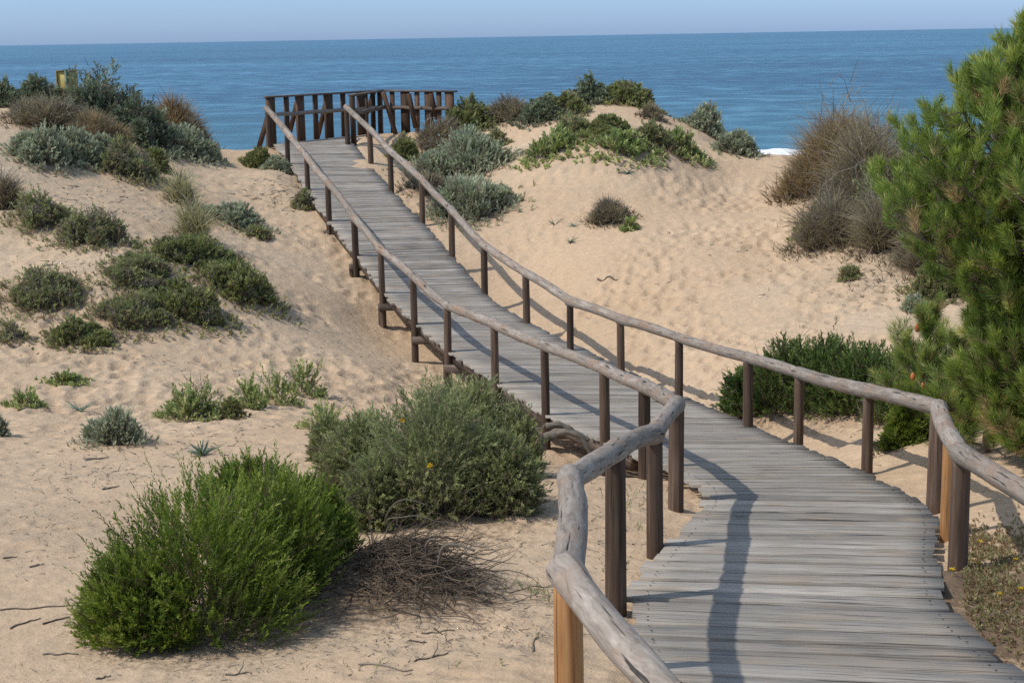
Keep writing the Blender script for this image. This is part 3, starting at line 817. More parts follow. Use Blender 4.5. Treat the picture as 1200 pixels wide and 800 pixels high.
shrub(966, 262, 40, 34, 'green', 'green leafy shrub low in the golden grass of the right dune', group=GB)
# --- right, near
shrub(905, 494, 130, 92, 'belt', 'dense dark green shrub touching the right edge of the boardwalk', group='green shrubs right of the boardwalk', dens=0.85, over=[(880, 492, 90, 70), (925, 490, 110, 94), (965, 488, 90, 92)])
shrub(1000, 488, 190, 90, 'belt', 'broad dark green shrub behind the right handrail', group='green shrubs right of the boardwalk', dens=0.85, over=[(1010, 488, 120, 90), (1060, 494, 120, 96), (1110, 500, 90, 96), (985, 482, 90, 84)])
shrub(1122, 510, 90, 110, 'belt', 'dark green shrub between the young pine and the tall pine', group='green shrubs right of the boardwalk')
shrub(1062, 522, 64, 46, 'heath', 'small bright green shrub on sand behind the right handrail', group='green shrubs right of the boardwalk')
# --- foreground
shrub(262, 766, 350, 225, 'heath', 'large bright green heath bush in the left foreground', name='heath_bush', cat='bush', depth=0.85, dens=1.0, over=[(238, 768, 290, 205), (322, 724, 180, 176), (372, 668, 100, 112), (160, 768, 150, 130), (300, 640, 150, 108)])
shrub(505, 618, 262, 160, 'grey', 'large dull grey-green bush in front of the boardwalk', name='grey_green_bush', cat='bush', depth=0.85, dens=1.1, over=[(505, 618, 200, 158), (590, 606, 100, 108), (430, 580, 130, 98), (540, 560, 150, 116), (440, 622, 90, 90), (395, 545, 66, 54), (605, 560, 70, 90)])

# mounds of trapped sand under the big plants; debris heap
def mound_at(px, py, r, h):
    p = ground_hit(px, py); MOUNDS.append((p[0], p[1], r, h))


mound_at(460, 690, 0.55, 0.26)
mound_at(200, 350, 2.0, 0.25)
mound_at(720, 175, 2.0, 0.3)

placed = []
for i, s in enumerate(SHR):
    (px, py, w, h, kind, label, name, cat, group, depth, dens, over, split, mound) = s
    foot = ground_hit(px, py)
    D0 = foot[1]
    rx = w / 2 * D0 / F; ry = rx * depth
    c = foot + np.array([foot[0] / foot[1] * ry, ry, 0]) * 0.75
    D = c[1]
    c[2] = gz(c[0], c[1])
    # height so that its top reaches the photo's top line
    ztop = ray(px, py - h)[2] * D
    rz = max(ztop - c[2], 0.4 * h * D / F)
    rz = min(rz, 1.5 * h * D / F)
    placed.append((c, rx, ry, rz, D))
    if group == GB and rx > 0.3: MOUNDS.append((c[0], c[1], rx * 1.3, 0.16 * min(1, rx)))
    LITTER.append((c[0], c[1], rx * 1.25, 0.34 if kind not in ('succ',) else 0.2))

for i, (s, q) in enumerate(zip(SHR, placed)):
    (px, py, w, h, kind, label, name, cat, group, depth, dens, over, split, mound) = s
    c, rx, ry, rz, D = q
    c[2] = gz(c[0], c[1])
    root = empty(name, c, label, cat, group)
    mb, tb = MB(), MB()
    if over:
        for q_, (px2, py2, w2, h2) in enumerate(over):
            ft2 = ground_hit(px2, py2); rx2 = w2 / 2 * ft2[1] / F; ry2 = rx2 * 0.9
            c2 = ft2 + np.array([ft2[0] / ft2[1] * ry2, ry2, 0]) * 0.75; c2[2] = gz(c2[0], c2[1])
            rz2 = max(ray(px2, py2 - h2)[2] * c2[1] - c2[2], 0.4 * h2 * c2[1] / F)
            bush_mesh(mb, tb, c2, rx2, ry2, rz2, kind, c2[1], 900 + i * 10 + q_, dens)
    else:
        bush_lobes(mb, tb, c, rx, ry, rz, kind, D, 100 + i, dens)
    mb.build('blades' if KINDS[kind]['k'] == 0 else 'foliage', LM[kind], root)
    tb.build('twigs', MTWIG, root)
    if name == 'grey_green_bush':
        fm = plain('yellow_petal', (0.75, 0.50, 0.02), vary=(0.6, 0.35, 0.02))
        for (fx, fy) in ((471, 492), (504, 545)):
            d = ray(fx, fy); tt = np.linspace(D - ry * 1.3, D + ry, 160)
            e = ((tt * d[0] - c[0]) / rx) ** 2 + ((tt - c[1]) / ry) ** 2 + ((tt * d[2] - c[2]) / rz) ** 2
            k = np.nonzero(e < 1.12)[0]; pp = d * (tt[k[0]] if len(k) else D)
            f2 = MB()
            for a in range(9):
                th = a / 9 * 6.283; u = np.array([math.cos(th), -0.3, math.sin(th)])
                leaves(f2, pp[None], unit(u[None]), np.array([0.004]), 2, 0.022, 0.012, 0.1, vbase=np.array([0.7]))
            f2.build('flower', fm, root)

# ------------------------------------------------------------------ terrain mesh
ys = np.concatenate([np.linspace(-8, 4.2, 26)[:-1], 4.2 * (150 / 4.2) ** np.linspace(0, 1, 1250)])
us = np.linspace(-1, 1, 860)
Y = np.repeat(ys[:, None], len(us), 1)
X = us[None, :] * (0.52 * np.maximum(Y, 0) + 7)
Z = terr(X, Y)
# trodden sand: footprints and soft hummocks
near = np.clip(1 - (Y - 45) / 10, 0, 1)
d1 = worley(X, Y, 0.33, 5); d2 = worley(X + 0.2, Y * 0.8, 0.2, 31)
def inreg(cx, cy, r): return np.exp(-(((X - cx) ** 2 + (Y - cy) ** 2) / r ** 2) ** 2)
trod = np.zeros_like(X)
for (px_, py_, r_) in ((850, 400, 5.0), (700, 350, 4.0), (880, 300, 4.5), (890, 240, 5.0), (960, 380, 5), (1080, 390, 4), (330, 400, 3.5), (380, 360, 3), (200, 430, 4.5), (420, 430, 2.5), (330, 260, 2.8)):
    p_ = ground_hit(px_, py_); trod = np.maximum(trod, inreg(p_[0], p_[1], r_))
amp = 0.012 + 0.050 * trod
pr = np.clip((0.40 - d1) / 0.16, 0, 1); pr = pr * pr * (3 - 2 * pr)
keep_ = np.clip((fbm(X / 1.3, Y / 1.3, 55, 2) + 0.25) * 4, 0.15, 1)
Z = Z - amp * near * keep_ * (pr * 0.85 - 0.4 * np.clip(1 - np.abs(d1 - 0.50) * 7, 0, 1))
p2 = np.clip((0.42 - d2) / 0.2, 0, 1)
Z = Z - 0.45 * amp * near * keep_ * p2
Z = Z + near * 0.006 * np.sin((Y * 0.94 + X * 0.35 + 0.25 * fbm(X / 1.1, Y / 1.1, 61, 2)) / 0.13 * 2 * math.pi * 0.6) * np.clip(fbm(X / 3, Y / 3, 91, 2) * 3, 0, 1)
Z = Z + near * 0.012 * fbm(X / 0.22, Y / 0.22, 77, 3)
# keep the walk clear of sand
dd, dz = deck_dist(X, Y)
lim = dz - 0.055 - 0.07 * (dd < 0.85)
for (px_, py_, D_, r_, h_) in ((1100, 668, 10.2, 0.30, 0.19), (1080, 664, 10.4, 0.22, 0.16), (432, 198, 36.4, 0.5, 0.12), (425, 192, 36.8, 0.4, 0.15)):
    q = P(px_, py_, D_); w_ = np.exp(-((X - q[0]) ** 2 + (Y - q[1]) ** 2) / r_ ** 2)
    Z = Z + w_ * 0.06; lim = lim + h_ * w_
Z = np.where((dd < 1.12), np.minimum(Z, lim), Z)
lit = np.zeros_like(X)
for (lx, ly, lr, la) in LITTER:
    lit = np.maximum(lit, la * np.exp(-(((X - lx) / lr) ** 2 + ((Y - ly) / lr) ** 2) ** 1.5))
for (px_, py_, r_, a_) in ((500, 680, 0.6, 0.5), (420, 700, 0.5, 0.5), (450, 660, 0.5, 0.5), (600, 690, 0.4, 0.2), (560, 620, 0.8, 0.26), (1150, 690, 0.7, 0.56), (1190, 740, 0.8, 0.56), (1120, 640, 0.5, 0.2), (640, 545, 0.9, 0.25), (1020, 330, 1.4, 0.2), (480, 180, 1.5, 0.2)):
    p_ = ground_hit(px_, py_)
    lit = np.maximum(lit, a_ * np.exp(-(((X - p_[0]) / r_) ** 2 + ((Y - p_[1]) / r_) ** 2)))
crust = np.zeros_like(X)
for (px_, py_, r_, a_) in ((60, 250, 5, 0.9), (150, 240, 5, 0.9), (100, 330, 5, 0.7), (20, 200, 4, 1.0), (200, 300, 4, .8), (60, 560, 3.0, 0.5), (150, 480, 3.0, 0.5), (20, 430, 4, .5), (320, 205, 3, 0.9), (270, 215, 3, .9), (100, 620, 2.5, 0.5), (560, 720, 2.0, 0.6), (650, 170, 3, 0.8), (1020, 330, 2.5, 0.7), (350, 720, 2.5, .4)):
    p_ = ground_hit(px_, py_)
    crust = np.maximum(crust, a_ * np.exp(-(((X - p_[0]) / r_) ** 2 + ((Y - p_[1]) / r_) ** 2)))
nr, nc = X.shape
idx = np.arange(nr * nc).reshape(nr, nc)
ff = np.stack([idx[:-1, :-1], idx[:-1, 1:], idx[1:, 1:], idx[1:, :-1]], -1).reshape(-1)
me = new_mesh('sand_ground', np.stack([X, Y, Z], -1).reshape(-1, 3), ff, 4, [MSAND], {'litter': lit.ravel(), 'crust': crust.ravel()}, None, True)
o = bpy.data.objects.new('sand_ground', me); COL.objects.link(o); o['kind'] = 'structure'


def surf_z(x, y):
    """height of the finished sand sheet"""
    i = np.clip(np.searchsorted(ys, y) - 1, 0, nr - 2)
    u = x / (0.52 * max(y, 0) + 7)
    j = int(np.clip((u + 1) / 2 * (nc - 1), 0, nc - 2))
    return float(Z[i:i + 2, j:j + 2].mean())


# sea: one sheet past the horizon
sx = np.array([-90000, -3000, -400, 400, 3000, 90000.]); sy = np.array([100, 400, 3000, 95000.])
XX, YY = np.meshgrid(sx, sy); ii = np.arange(XX.size).reshape(XX.shape)
sf = np.stack([ii[:-1, :-1], ii[:-1, 1:], ii[1:, 1:], ii[1:, :-1]], -1).reshape(-1)
me = new_mesh('sea', np.stack([XX, YY, np.full(XX.shape, -14.0)], -1).reshape(-1, 3), sf, 4, [MSEA])
o = bpy.data.objects.new('sea', me); COL.objects.link(o); o['kind'] = 'structure'
# breaking wave
MF, fnt = mat('foam'); b = N(fnt, 'ShaderNodeBsdfPrincipled', i_Roughness=0.9)
fn = N(fnt, 'ShaderNodeTexNoise', i_Scale=0.5, i_Detail=6.0); ft = N(fnt, 'ShaderNodeTexCoord'); fnt.links.new(ft.outputs['Object'], fn.inputs['Vector'])
fr = ramp(fnt, [(0.3, (0.55, 0.62, 0.66)), (0.5, (0.82, 0.83, 0.84))]); fnt.links.new(fn.outputs['Fac'], fr.inputs[0]); fnt.links.new(fr.outputs[0], b.inputs['Base Color'])
fo = N(fnt, 'ShaderNodeOutputMaterial'); fnt.links.new(b.outputs[0], fo.inputs[0])
gx = np.linspace(22, 50, 160); gy = np.linspace(0, 1, 14)
FX, FT = np.meshgrid(gx, gy)
wid = 22 + 10 * fbm(FX / 14, FX * 0 + 3, 5, 3)
ends = np.clip((FX - 22) / 6, 0, 1) * np.clip((50 - FX) / 12, 0, 1)
FY = 168 + 5 * fbm(FX / 20, FX * 0, 8, 3) + FT * wid * ends
FZ = -13.97 + ends * (1.0 * np.sin(np.clip(FT, 0, 1) * math.pi) ** 0.7 * (0.6 + 0.8 * np.abs(fbm(FX / 5, FY / 3, 15, 4))) + 0.15 * fbm(FX / 1.2, FY / 1.2, 2, 2))
ii = np.arange(FX.size).reshape(FX.shape)
sf = np.stack([ii[:-1, :-1], ii[:-1, 1:], ii[1:, 1:], ii[1:, :-1]], -1).reshape(-1)
me = new_mesh('breaking_wave', np.stack([FX, FY, FZ], -1).reshape(-1, 3), sf, 4, [MF], smooth=True)
o = bpy.data.objects.new('breaking_wave', me); COL.objects.link(o); tag(o, None, None, kind='structure')

# ------------------------------------------------------------------ boardwalk
bw = empty('boardwalk', CEN[5], 'grey weathered plank boardwalk winding down and up to the sea', 'boardwalk')
mb = MB(); s = 0.0; g = random.Random(3); k = 0
while s < ARC[-1] - 0.16:
    yq = float(np.interp(s, ARC, CC[:, 1]))
    wdt = g.uniform(0.115, 0.145) + 0.085 * min(1, max(0, (17 - yq) / 5)) * g.uniform(0.3, 1.5)
    gap = (g.uniform(0.014, 0.024) if yq > 15 else g.uniform(0.028, 0.05))
    if g.random() < 0.15: gap += 0.016
    l0, r0 = deck_at(s); l1, r1 = deck_at(s + wdt)
    e = r0 - l0; e /= np.linalg.norm(e)
    ja, jb = g.uniform(-0.04, 0.05), g.uniform(-0.04, 0.05)
    dz0, dz1 = g.uniform(-0.006, 0.006), g.uniform(-0.006, 0.006); sk = g.uniform(-0.006, 0.006)
    n0 = np.array([0, 0, 1.0]); th = 0.034
    f = (l1 - l0) / (np.linalg.norm(l1 - l0) + 1e-9)
    ns = 9; V = []; U = []; ro = g.random() * 80
    wob = [g.uniform(-0.0025, 0.0025) for _ in range(ns)]
    width = np.linalg.norm(r0 - l0)
    for q in range(ns):
        t = q / (ns - 1)
        a = l0 + e * -ja + (r0 - l0 + e * (ja + jb)) * t; b_ = l1 + e * -ja + (r1 - l1 + e * (ja + jb)) * t
        up0 = n0 * (dz0 + wob[q]); up1 = n0 * (dz1 - wob[q])
        V += [a + up0 - n0 * th, a + up0 - n0 * 0.004 - f * 0.0, a + up0 + f * 0.005, b_ + up1 - f * 0.005, b_ + up1 - n0 * 0.004, b_ + up1 - n0 * th]
        U += [(ro + t * width, ro - th), (ro + t * width, ro - .004), (ro + t * width, ro + .005), (ro + t * width, ro + wdt - .005), (ro + t * width, ro + wdt), (ro + t * width, ro + wdt + th)]
    fs = []
    for q in range(ns - 1):
        for c_ in range(5):
            fs.append((q * 6 + c_, (q + 1) * 6 + c_, (q + 1) * 6 + c_ + 1, q * 6 + c_ + 1))
    fs.append((0, 1, 2, 3, 4, 5)); fs.append(tuple((ns - 1) * 6 + x for x in (5, 4, 3, 2, 1, 0)))
    mb.add(V, fs, U, min(1, max(0, g.gauss(0.5, 0.3))))
    if 5 < yq < 17:
        for tt_ in (0.055, 0.95):
            for fr_ in (0.3, 0.7):
                cc_ = (l0 * (1 - fr_) + l1 * fr_) * (1 - tt_) + (r0 * (1 - fr_) + r1 * fr_) * tt_ + n0 * 0.0045 + np.array([g.uniform(-.012, .012), 0, dz0])
                rr_ = g.uniform(0.006, 0.009)
                mb.add([cc_ + [rr_ * math.cos(q_ * 1.0472), rr_ * math.sin(q_ * 1.0472), 0.002] for q_ in range(6)], [(0, 1, 2, 3, 4, 5)], None, -1.6)
    s += wdt + gap; k += 1
mb.build('deck', MDECK, bw)
# joists along both edges and cross beams
for side in (0, 1):
    bm_ = MB()
    for s0 in np.arange(0.2, ARC[-1] - 2.2, 2.0):
        if deck_at(s0)[0][1] < 15.2: continue
        a = deck_at(s0); b_ = deck_at(s0 + 2.0)
        ea = (a[1] - a[0]) / np.linalg.norm(a[1] - a[0]); eb = (b_[1] - b_[0]) / np.linalg.norm(b_[1] - b_[0])
        sg = 1 if side == 0 else -1
        box(bm_, a[side] + ea * sg * 0.07 - [0, 0, 0.115], b_[side] + eb * sg * 0.07 - [0, 0, 0.115], 0.06, 0.155, a_=random.random())
    bm_.build('side_beam', MBEAM, bw)
# platform floor to the right of the walk's end
bm_ = MB(); zt = PAIRS[-1][1][2]
A0, A1 = P(411, 165, 39.5), P(409, 159, 41.7); B0, B1 = P(450, 160, 42.3), P(452, 159.5, 42.6)
A0[2] = zt - 0.03; B0[2] = zt - .03; A1[2] = B1[2] = zt - 0.03
for k in range(12):
    t = (k + 0.5) / 12
    box(bm_, A0 + (B0 - A0) * t, A1 + (B1 - A1) * t, 0.085, 0.034, a_=random.random())
bm_.build('platform_deck', MDECK, bw)

# ------------------------------------------------------------------ handrails
# rail centre in the photograph, distance, post foot row, radius of post, radius of rail
LEFT = [(313, 128, 38.7, 186), (336, 155, 36.0, 201), (359, 183, 33.9, 230), (384, 214, 31.6, 287), (415, 255, 29.4, 341), (446, 292, 27.4, 392), (484, 323, 25.7, 425), (524, 358, 23.9, 447),
        (579, 379, 21.7, 470), (638, 405, 19.4, 500), (708, 432, 17.1, 528), (755, 452, 14.9, 560), (793, 474, 12.7, 576), (767, 508, 11.1, 622), (721, 528, 9.6, 678), (668, 562, 8.0, 760), (665, 672, 6.3, 900), (800, 830, 5.0, 1050), (1010, 1100, 3.9, 1400)]
RIGHT = [(406, 126, 39.0, 166), (433, 151, 36.6, 193), (457, 177, 34.4, 226), (494, 210, 32.2, 264), (529, 246, 30.1, 302), (567, 287, 28.0, 344), (616, 320, 26.2, 380), (668, 353, 24.2, 412), (727, 374, 22.6, 436),
         (796, 396, 20.7, 470), (877, 419, 18.7, 500), (937, 437, 17.0, 526), (1018, 458, 15.0, 556), (1100, 478, 12.8, 606), (1127, 532, 10.6, 668), (1225, 592, 8.9, 850), (1420, 720, 7.0, 1050)]


def log_pts(a, b, sag, seed, ext):
    g = random.Random(seed)
    L_ = np.linalg.norm(b - a); d = (b - a) / L_
    n = max(5, int(L_ / 0.09))
    side = np.cross(d, [0, 0, 1]); bow = g.uniform(-0.025, 0.025); bz = g.uniform(-0.02, 0.02) - sag
    t = np.linspace(0, 1, n)
    pts = a[None] + (b - a)[None] * t[:, None] + np.outer(np.sin(t * math.pi) * bow, side) + np.outer(np.sin(t * math.pi) * bz, [0, 0, 1])
    return pts, d


def handrail(name, label, data, seed, post_off, orange):
    g = random.Random(seed)
    pts = [P(x, y, D) for (x, y, D, _) in data]
    root = empty(name, pts[12] - [0, 0, 0.9], label, 'handrail', 'log handrails along the boardwalk')
    rr = [0.068 + g.uniform(-0.004, 0.006) for _ in pts]
    for i in range(len(pts) - 1):
        mb = MB()
        p, d = log_pts(pts[i], pts[i + 1], 0.0, seed + i, 0)
        r0 = rr[i] * g.uniform(0.98, 1.04); r1 = rr[i + 1] * g.uniform(0.95, 1.02)
        r = np.linspace(r0, r1, len(p)) * (1 + np.array([vnoise(np.array([j * 0.35 + seed]), np.array([i * 3.1]), 2)[0] for j in range(len(p))]) * 0.12)
        # rounded ends that bed into the neighbour
        e = 0.055
        pre = [p[0] - d * e * q for q in (1.02, 1.0, 0.86, 0.5)]; post = [p[-1] + d * e * 0.7 * q for q in (0.4, 0.7, 0.92, 1.0)]
        r = r * (1 + 0.09 * np.exp(-np.linspace(0, 1, len(p)) * 9)) * (1 - 0.06 * np.exp(-np.linspace(1, 0, len(p)) * 9))
        p = np.array(pre + list(p) + post)
        r = np.concatenate([r0 * 1.09 * np.array([0.40, 0.93, 1.0, 1.0]), r, r1 * 0.94 * np.array([0.96, 0.84, 0.58, 0.25])])
        tube(mb, p, r, 22, a=g.random(), rough=0.055)
        mb.build('rail', MRAIL, root, smooth=True)
    for i, (x, y, D, foot) in enumerate(data):
        q = pts[i]
        off = post_off(i)
        bx_, by_ = q[0] + off[0], q[1] + off[1]
        zb = surf_z(bx_, by_) - 0.25
        pr = 0.058 + g.uniform(-0.005, 0.006)
        if i in orange[1]: pr *= 1.12
        mb = MB()
        zt_ = q[2] + 0.01
        n = 12
        z_ = np.linspace(zb, zt_, n)
        lean = np.array([g.uniform(-0.012, 0.012), g.uniform(-0.012, 0.012)])
        pp = np.stack([bx_ + lean[0] * (1 - np.linspace(0, 1, n)), by_ + lean[1] * (1 - np.linspace(0, 1, n)), z_], 1)
        tube(mb, pp, np.linspace(pr * 1.06, pr * 0.98, n), 18, a=g.random(), rough=0.02)
        o_ = mb.build('post', MPOSTO if i in orange[0] else MPOST, root, smooth=True)
        if i in orange[0]: o_['label'] = 'newer orange-brown post'
    return root, pts


hl, lpts = handrail('handrail', 'left handrail of weathered logs, with the sharp bend nearest the viewer', LEFT, 40, lambda i: (0, 0), ((16,), (13, 14, 15, 16)))
hr, rpts = handrail('handrail', 'right handrail of weathered logs, on the side of the pine', RIGHT, 90, lambda i: (0, 0), ((), (13, 14)))
# extra orange post beside the bend of the right rail
mb = MB(); q = P(1113, 505, 11.7); zb = surf_z(q[0], q[1]) - 0.2
tube(mb, np.stack([np.full(8, q[0]), np.full(8, q[1]), np.linspace(zb, q[2] + 0.03, 8)], 1), 0.05, 16, rough=0.02)
o_ = mb.build('post', MPOSTO, hr, smooth=True); o_['label'] = 'short orange-brown post tucked under the rail bend'
# cross beams below the deck at the posts of the raised part, left side
for i in range(2, 12):
    q = lpts[i]
    k = int(np.argmin(np.hypot(CL[:, 0] - q[0], CL[:, 1] - q[1])))
    l, r = CL[k], CR[k]; e = (r - l) / np.linalg.norm(r - l)
    mb = MB(); a = l - e * 0.10; b_ = r + e * 0.08
    box(mb, a - [0, 0, 0.255], b_ - [0, 0, 0.255], 0.10, 0.12, a_=random.random())
    o_ = mb.build('cross_beam', MBEAM, bw)
    if 3 <= i <= 8:
        mb = MB(); st = l - e * 0.09 + np.array([0, -0.06, 0])
        zb = surf_z(st[0], st[1]) - 0.2
        tube(mb, np.stack([np.full(5, st[0] + 0.02), np.full(5, st[1] + 0.14), np.linspace(zb, l[2] - 0.2, 5)], 1), 0.055, 12, a=0.4)
        mb.build('support_post', MPOST, bw, smooth=True)

# ------------------------------------------------------------------ platform fence
fA, fB = P(318, 169, 39.2), P(409, 159, 42.0)
fC, fE = P(415, 167, 39.3), P(448, 159, 42.5)
fF = P(531, 166, 40.9)
zf = -2.62; zt = zf + 1.24
for q in (fA, fB, fC, fE, fF): q[2] = zf
pf = empty('platform_fence', fC, 'dark brown board fence round the viewing platform above the sea', 'fence')


def at_px(a, b, px):
    ts = np.linspace(-0.2, 1.2, 400)
    pts = a[None] + (b - a)[None] * ts[:, None]
    c = pts @ MN
    sx_ = 600 + F * c[:, 0] / -c[:, 2]
    return pts[int(np.argmin(abs(sx_ - px)))]


runs = [(fA, fE, [(319, 1), (337.5, 0), (353.5, 1), (371, 0), (386.5, 1), (403.5, 0), (424, 1), (438, 0)]),
        (fC, fE, [(415, 1), (431, 0), (446.5, 1)]),
        (fE, fF, [(461, 0), (476, 1), (489.5, 0), (503.5, 1), (515.5, 0), (528, 1)])]
for a, b_, bs in runs:
    d = (b_ - a); d /= np.linalg.norm(d)
    for px_, wide in bs:
        q = at_px(a, b_, px_); mb = MB()
        w_ = (0.24 if wide else 0.135) + random.uniform(-0.01, 0.01)
        lo = min(q[2] - 0.1, surf_z(q[0], q[1]) - 0.15)
        box(mb, [q[0], q[1], lo], [q[0] + random.uniform(-.015, .015), q[1], zt], w_, 0.05 if not wide else 0.09, up=(-d[1], d[0], 0), a_=random.random())
        mb.build('board', MBOARD, pf)
    mb = MB(); box(mb, a + [0, 0, 1.265] - d * 0.12, b_ + [0, 0, 1.265] + d * 0.12, 0.16, 0.045, a_=0.3); mb.build('top_rail', MBEAM, pf)
    nrm = np.array([d[1], -d[0], 0]); nrm = nrm if nrm[1] < 0 else -nrm
    mb = MB(); n_ = 12; t = np.linspace(0, 1, n_)[:, None]
    pp = a[None] + (b_ - a)[None] * t + np.array([0, 0, 0.83]) + nrm * 0.085; pp[:, 2] += 0.012 * np.sin(np.arange(n_) * 2.1)
    tube(mb, pp, 0.05, 12, rough=0.05); mb.build('middle_rail', MRAIL if a is fA else MBEAM, pf, smooth=True)
for (x0, y0, x1, y1, D) in ((350, 112, 338, 162, 40.1), (384, 112, 372, 162, 41.0), (449, 108, 468, 172, 41.4), (438, 108, 424, 150, 42.2), (479, 110, 487, 150, 41.3), (505, 110, 512, 140, 41.0), (315, 133, 302, 178, 38.7)):
    mb = MB(); a = P(x0, y0, D); b_ = P(x1, y1, D + 0.25 if x0 != 315 else D)
    box(mb, a, b_, 0.12, 0.05, up=(0, 1, 0), a_=random.random()); mb.build('brace', MBOARD, pf)

# ------------------------------------------------------------------ yellow sign, seen from behind
D = 39.5
sa = P(66, 84, D); sb_ = P(90, 84, D); w_ = sb_[0] - sa[0]; sz = sa[2]
sg = empty('yellow_sign', [(sa[0] + sb_[0]) / 2, D, gz((sa[0] + sb_[0]) / 2, D)], 'dull yellow sign with a grey-green post, rising behind the dune shrubs', 'sign')
MY = plain('yellow_sheet', (0.42, 0.33, 0.09), 0.6, 0.3, vary=(0.34, 0.28, 0.10)); MG = plain('green_steel', (0.07, 0.12, 0.10), 0.5, 0.4)
cx_ = (sa[0] + sb_[0]) / 2
mb = MB(); box(mb, [cx_, D, sz - 0.66], [cx_, D, sz], w_, 0.02, up=(0, 1, 0)); mb.build('panel', MY, sg)
mb = MB()
for (ax, bx_) in ((sa[0] - 0.01, cx_ - 0.06), (cx_ + 0.06, sb_[0] + 0.01)): box(mb, [ax, D, sz + 0.012], [bx_, D, sz + 0.012], 0.06, 0.03)
box(mb, [sa[0], D - 0.02, sz - 0.66], [sa[0], D - 0.02, sz], 0.025, 0.03, up=(0, 1, 0)); box(mb, [sb_[0], D - 0.02, sz - 0.66], [sb_[0], D - 0.02, sz], 0.025, 0.03, up=(0, 1, 0))
mb.build('panel_edge', plain('ochre_edge', (0.25, 0.19, 0.07)), sg)
mb = MB(); zb = gz(cx_, D) - 0.2
tube(mb, [[cx_, D - 0.06, zb], [cx_, D - 0.06, sz + 0.04]], 0.042, 12); mb.build('post', MG, sg, smooth=True)

# ------------------------------------------------------------------ pines
MBARK = wood_mat('pine_bark', (0.06, 0.045, 0.035), (0.14, 0.105, 0.08), (0.22, 0.18, 0.15), su=8, sv=20, crack=0.6)
MBUD = plain('pine_candle', (0.42, 0.30, 0.16), vary=(0.28, 0.17, 0.09)); MCONE = plain('orange_cone', (0.46, 0.16, 0.05), vary=(0.30, 0.09, 0.03))


def pine(base, height, prof, nshoot, needle, label, seed, zlow, shoot=0.22, kn=110, nw=0.0035, group='pines beside the boardwalk', cones=()):
    g = np.random.default_rng(seed)
    base = np.asarray(base, float)
    root = empty('pine_tree', base, label, 'pine tree', group)
    tr = MB()
    zz = np.linspace(0, height, 14)
    tp = np.stack([base[0] + 0.06 * height * 0.3 * np.sin(zz * 1.1), base[1] + 0.04 * np.cos(zz * 1.3), base[2] - 0.15 + zz], 1)
    tube(tr, tp, np.linspace(0.03 * height * 0.8 + 0.01, 0.012, 14), 14, rough=0.06)
    tr.build('trunk', MBARK, root, smooth=True)
    br = MB(); fo = MB(); bd = MB()
    hs = np.array([p[0] for p in prof]); rs = np.array([p[1] for p in prof])
    nb = max(14, int(nshoot / 17))
    S = []; SD = []
    for i in range(nb):
        zh = zlow + (height - zlow) * ((i + 0.5) / nb) ** 0.95
        th = i * 2.39996 + g.normal() * 0.3
        R = np.interp(zh, hs, rs) * g.uniform(0.72, 1.08)
        b0 = np.array([np.interp(zh * 0.86, zz, tp[:, k]) for k in range(3)])
        tip = np.array([base[0] + math.cos(th) * R, base[1] + math.sin(th) * R, base[2] + zh + 0.05 * R])
        t = np.linspace(0, 1, 9)[:, None]
        cp = b0 + (tip - b0) * t; cp[:, 2] -= 0.16 * R * np.sin(t[:, 0] * math.pi) - 0.06 * R * t[:, 0] ** 3
        cp[:, :2] += g.normal(size=(9, 2)) * 0.02 * R
        tube(br, cp, np.linspace(0.012 + 0.010 * R, 0.004, 9), 6, a=g.random(), caps=False)
        m = max(7, int(18 * (0.45 + R / max(rs))))
        for j in range(m):
            u = 1 - (j / m) ** 1.1 * 0.72 if j else 1.0
            o0 = np.array([np.interp(u, t[:, 0], cp[:, k]) for k in range(3)])
            ax = unit(cp[-1] - cp[-3]) if j == 0 else unit(unit((tip - b0))[None] * 0.6 + g.normal(size=(1, 3)) * [0.8, 0.8, 0.35])[0]
            ln_ = R * g.uniform(0.10, 0.26) if j else 0.0
            o1 = o0 + ax * ln_ + np.array([0, 0, 0.25 * ln_])
            if j: tube(br, [o0, (o0 + o1) / 2 + [0, 0, -0.02 * R], o1], [0.006, 0.005, 0.004], 4, a=g.random(), caps=False)
            S.append(o1); SD.append(unit((ax * 0.6 + np.array([0, 0, 0.75]) + g.normal(size=3) * 0.2)[None])[0])
    S.append(tp[-1]); SD.append(np.array([0.0, 0, 1]))
    S = np.array(S); SD = np.array(SD); n = len(S)
    ln = shoot * g.uniform(0.6, 1.2, n)
    # each shoot: long needles leaving the stem forwards
    vb = np.clip(0.5 + g.normal(size=n) * 0.17 + 0.35 * fbm(S[:, 0] * 1.6, S[:, 2] * 1.6 + S[:, 1], seed, 2), 0.05, 1)
    vb = np.where(g.random(n) < 0.03, 0.04, vb)
    st = S - SD * (ln * 0.5)[:, None]
    leaves(fo, st, SD, ln, kn, needle, nw, 0.85, vbase=vb, vjit=0.22, g=g)
    twigs(br, st, SD, ln, 0.005, 0.03, 2, g)
    up = np.nonzero(g.random(n) < 0.55)[0]
    twigs(fo, S[up] + SD[up] * (ln[up] * 0.42)[:, None], SD[up], g.uniform(0.05, 0.11, len(up)), 0.007, 0.02, 2, g, va=np.zeros(len(up)))
    br.build('branches', MBARK, root)
    fo.build('needles', LM['pine'], root)
    for (cxp, cyp, Dc, sc) in cones:
        c = P(cxp, cyp, Dc); mb = MB()
        m = 9; t = np.linspace(0, 1, m)
        tube(mb, np.stack([np.full(m, c[0]), np.full(m, c[1]), c[2] + (t - 0.5) * 0.09 * sc], 1), 0.024 * sc * np.sin(t * math.pi * 0.86 + 0.28) ** 0.6, 9, rough=0.3)
        mb.build('cone', MCONE, root, smooth=True)
    return root


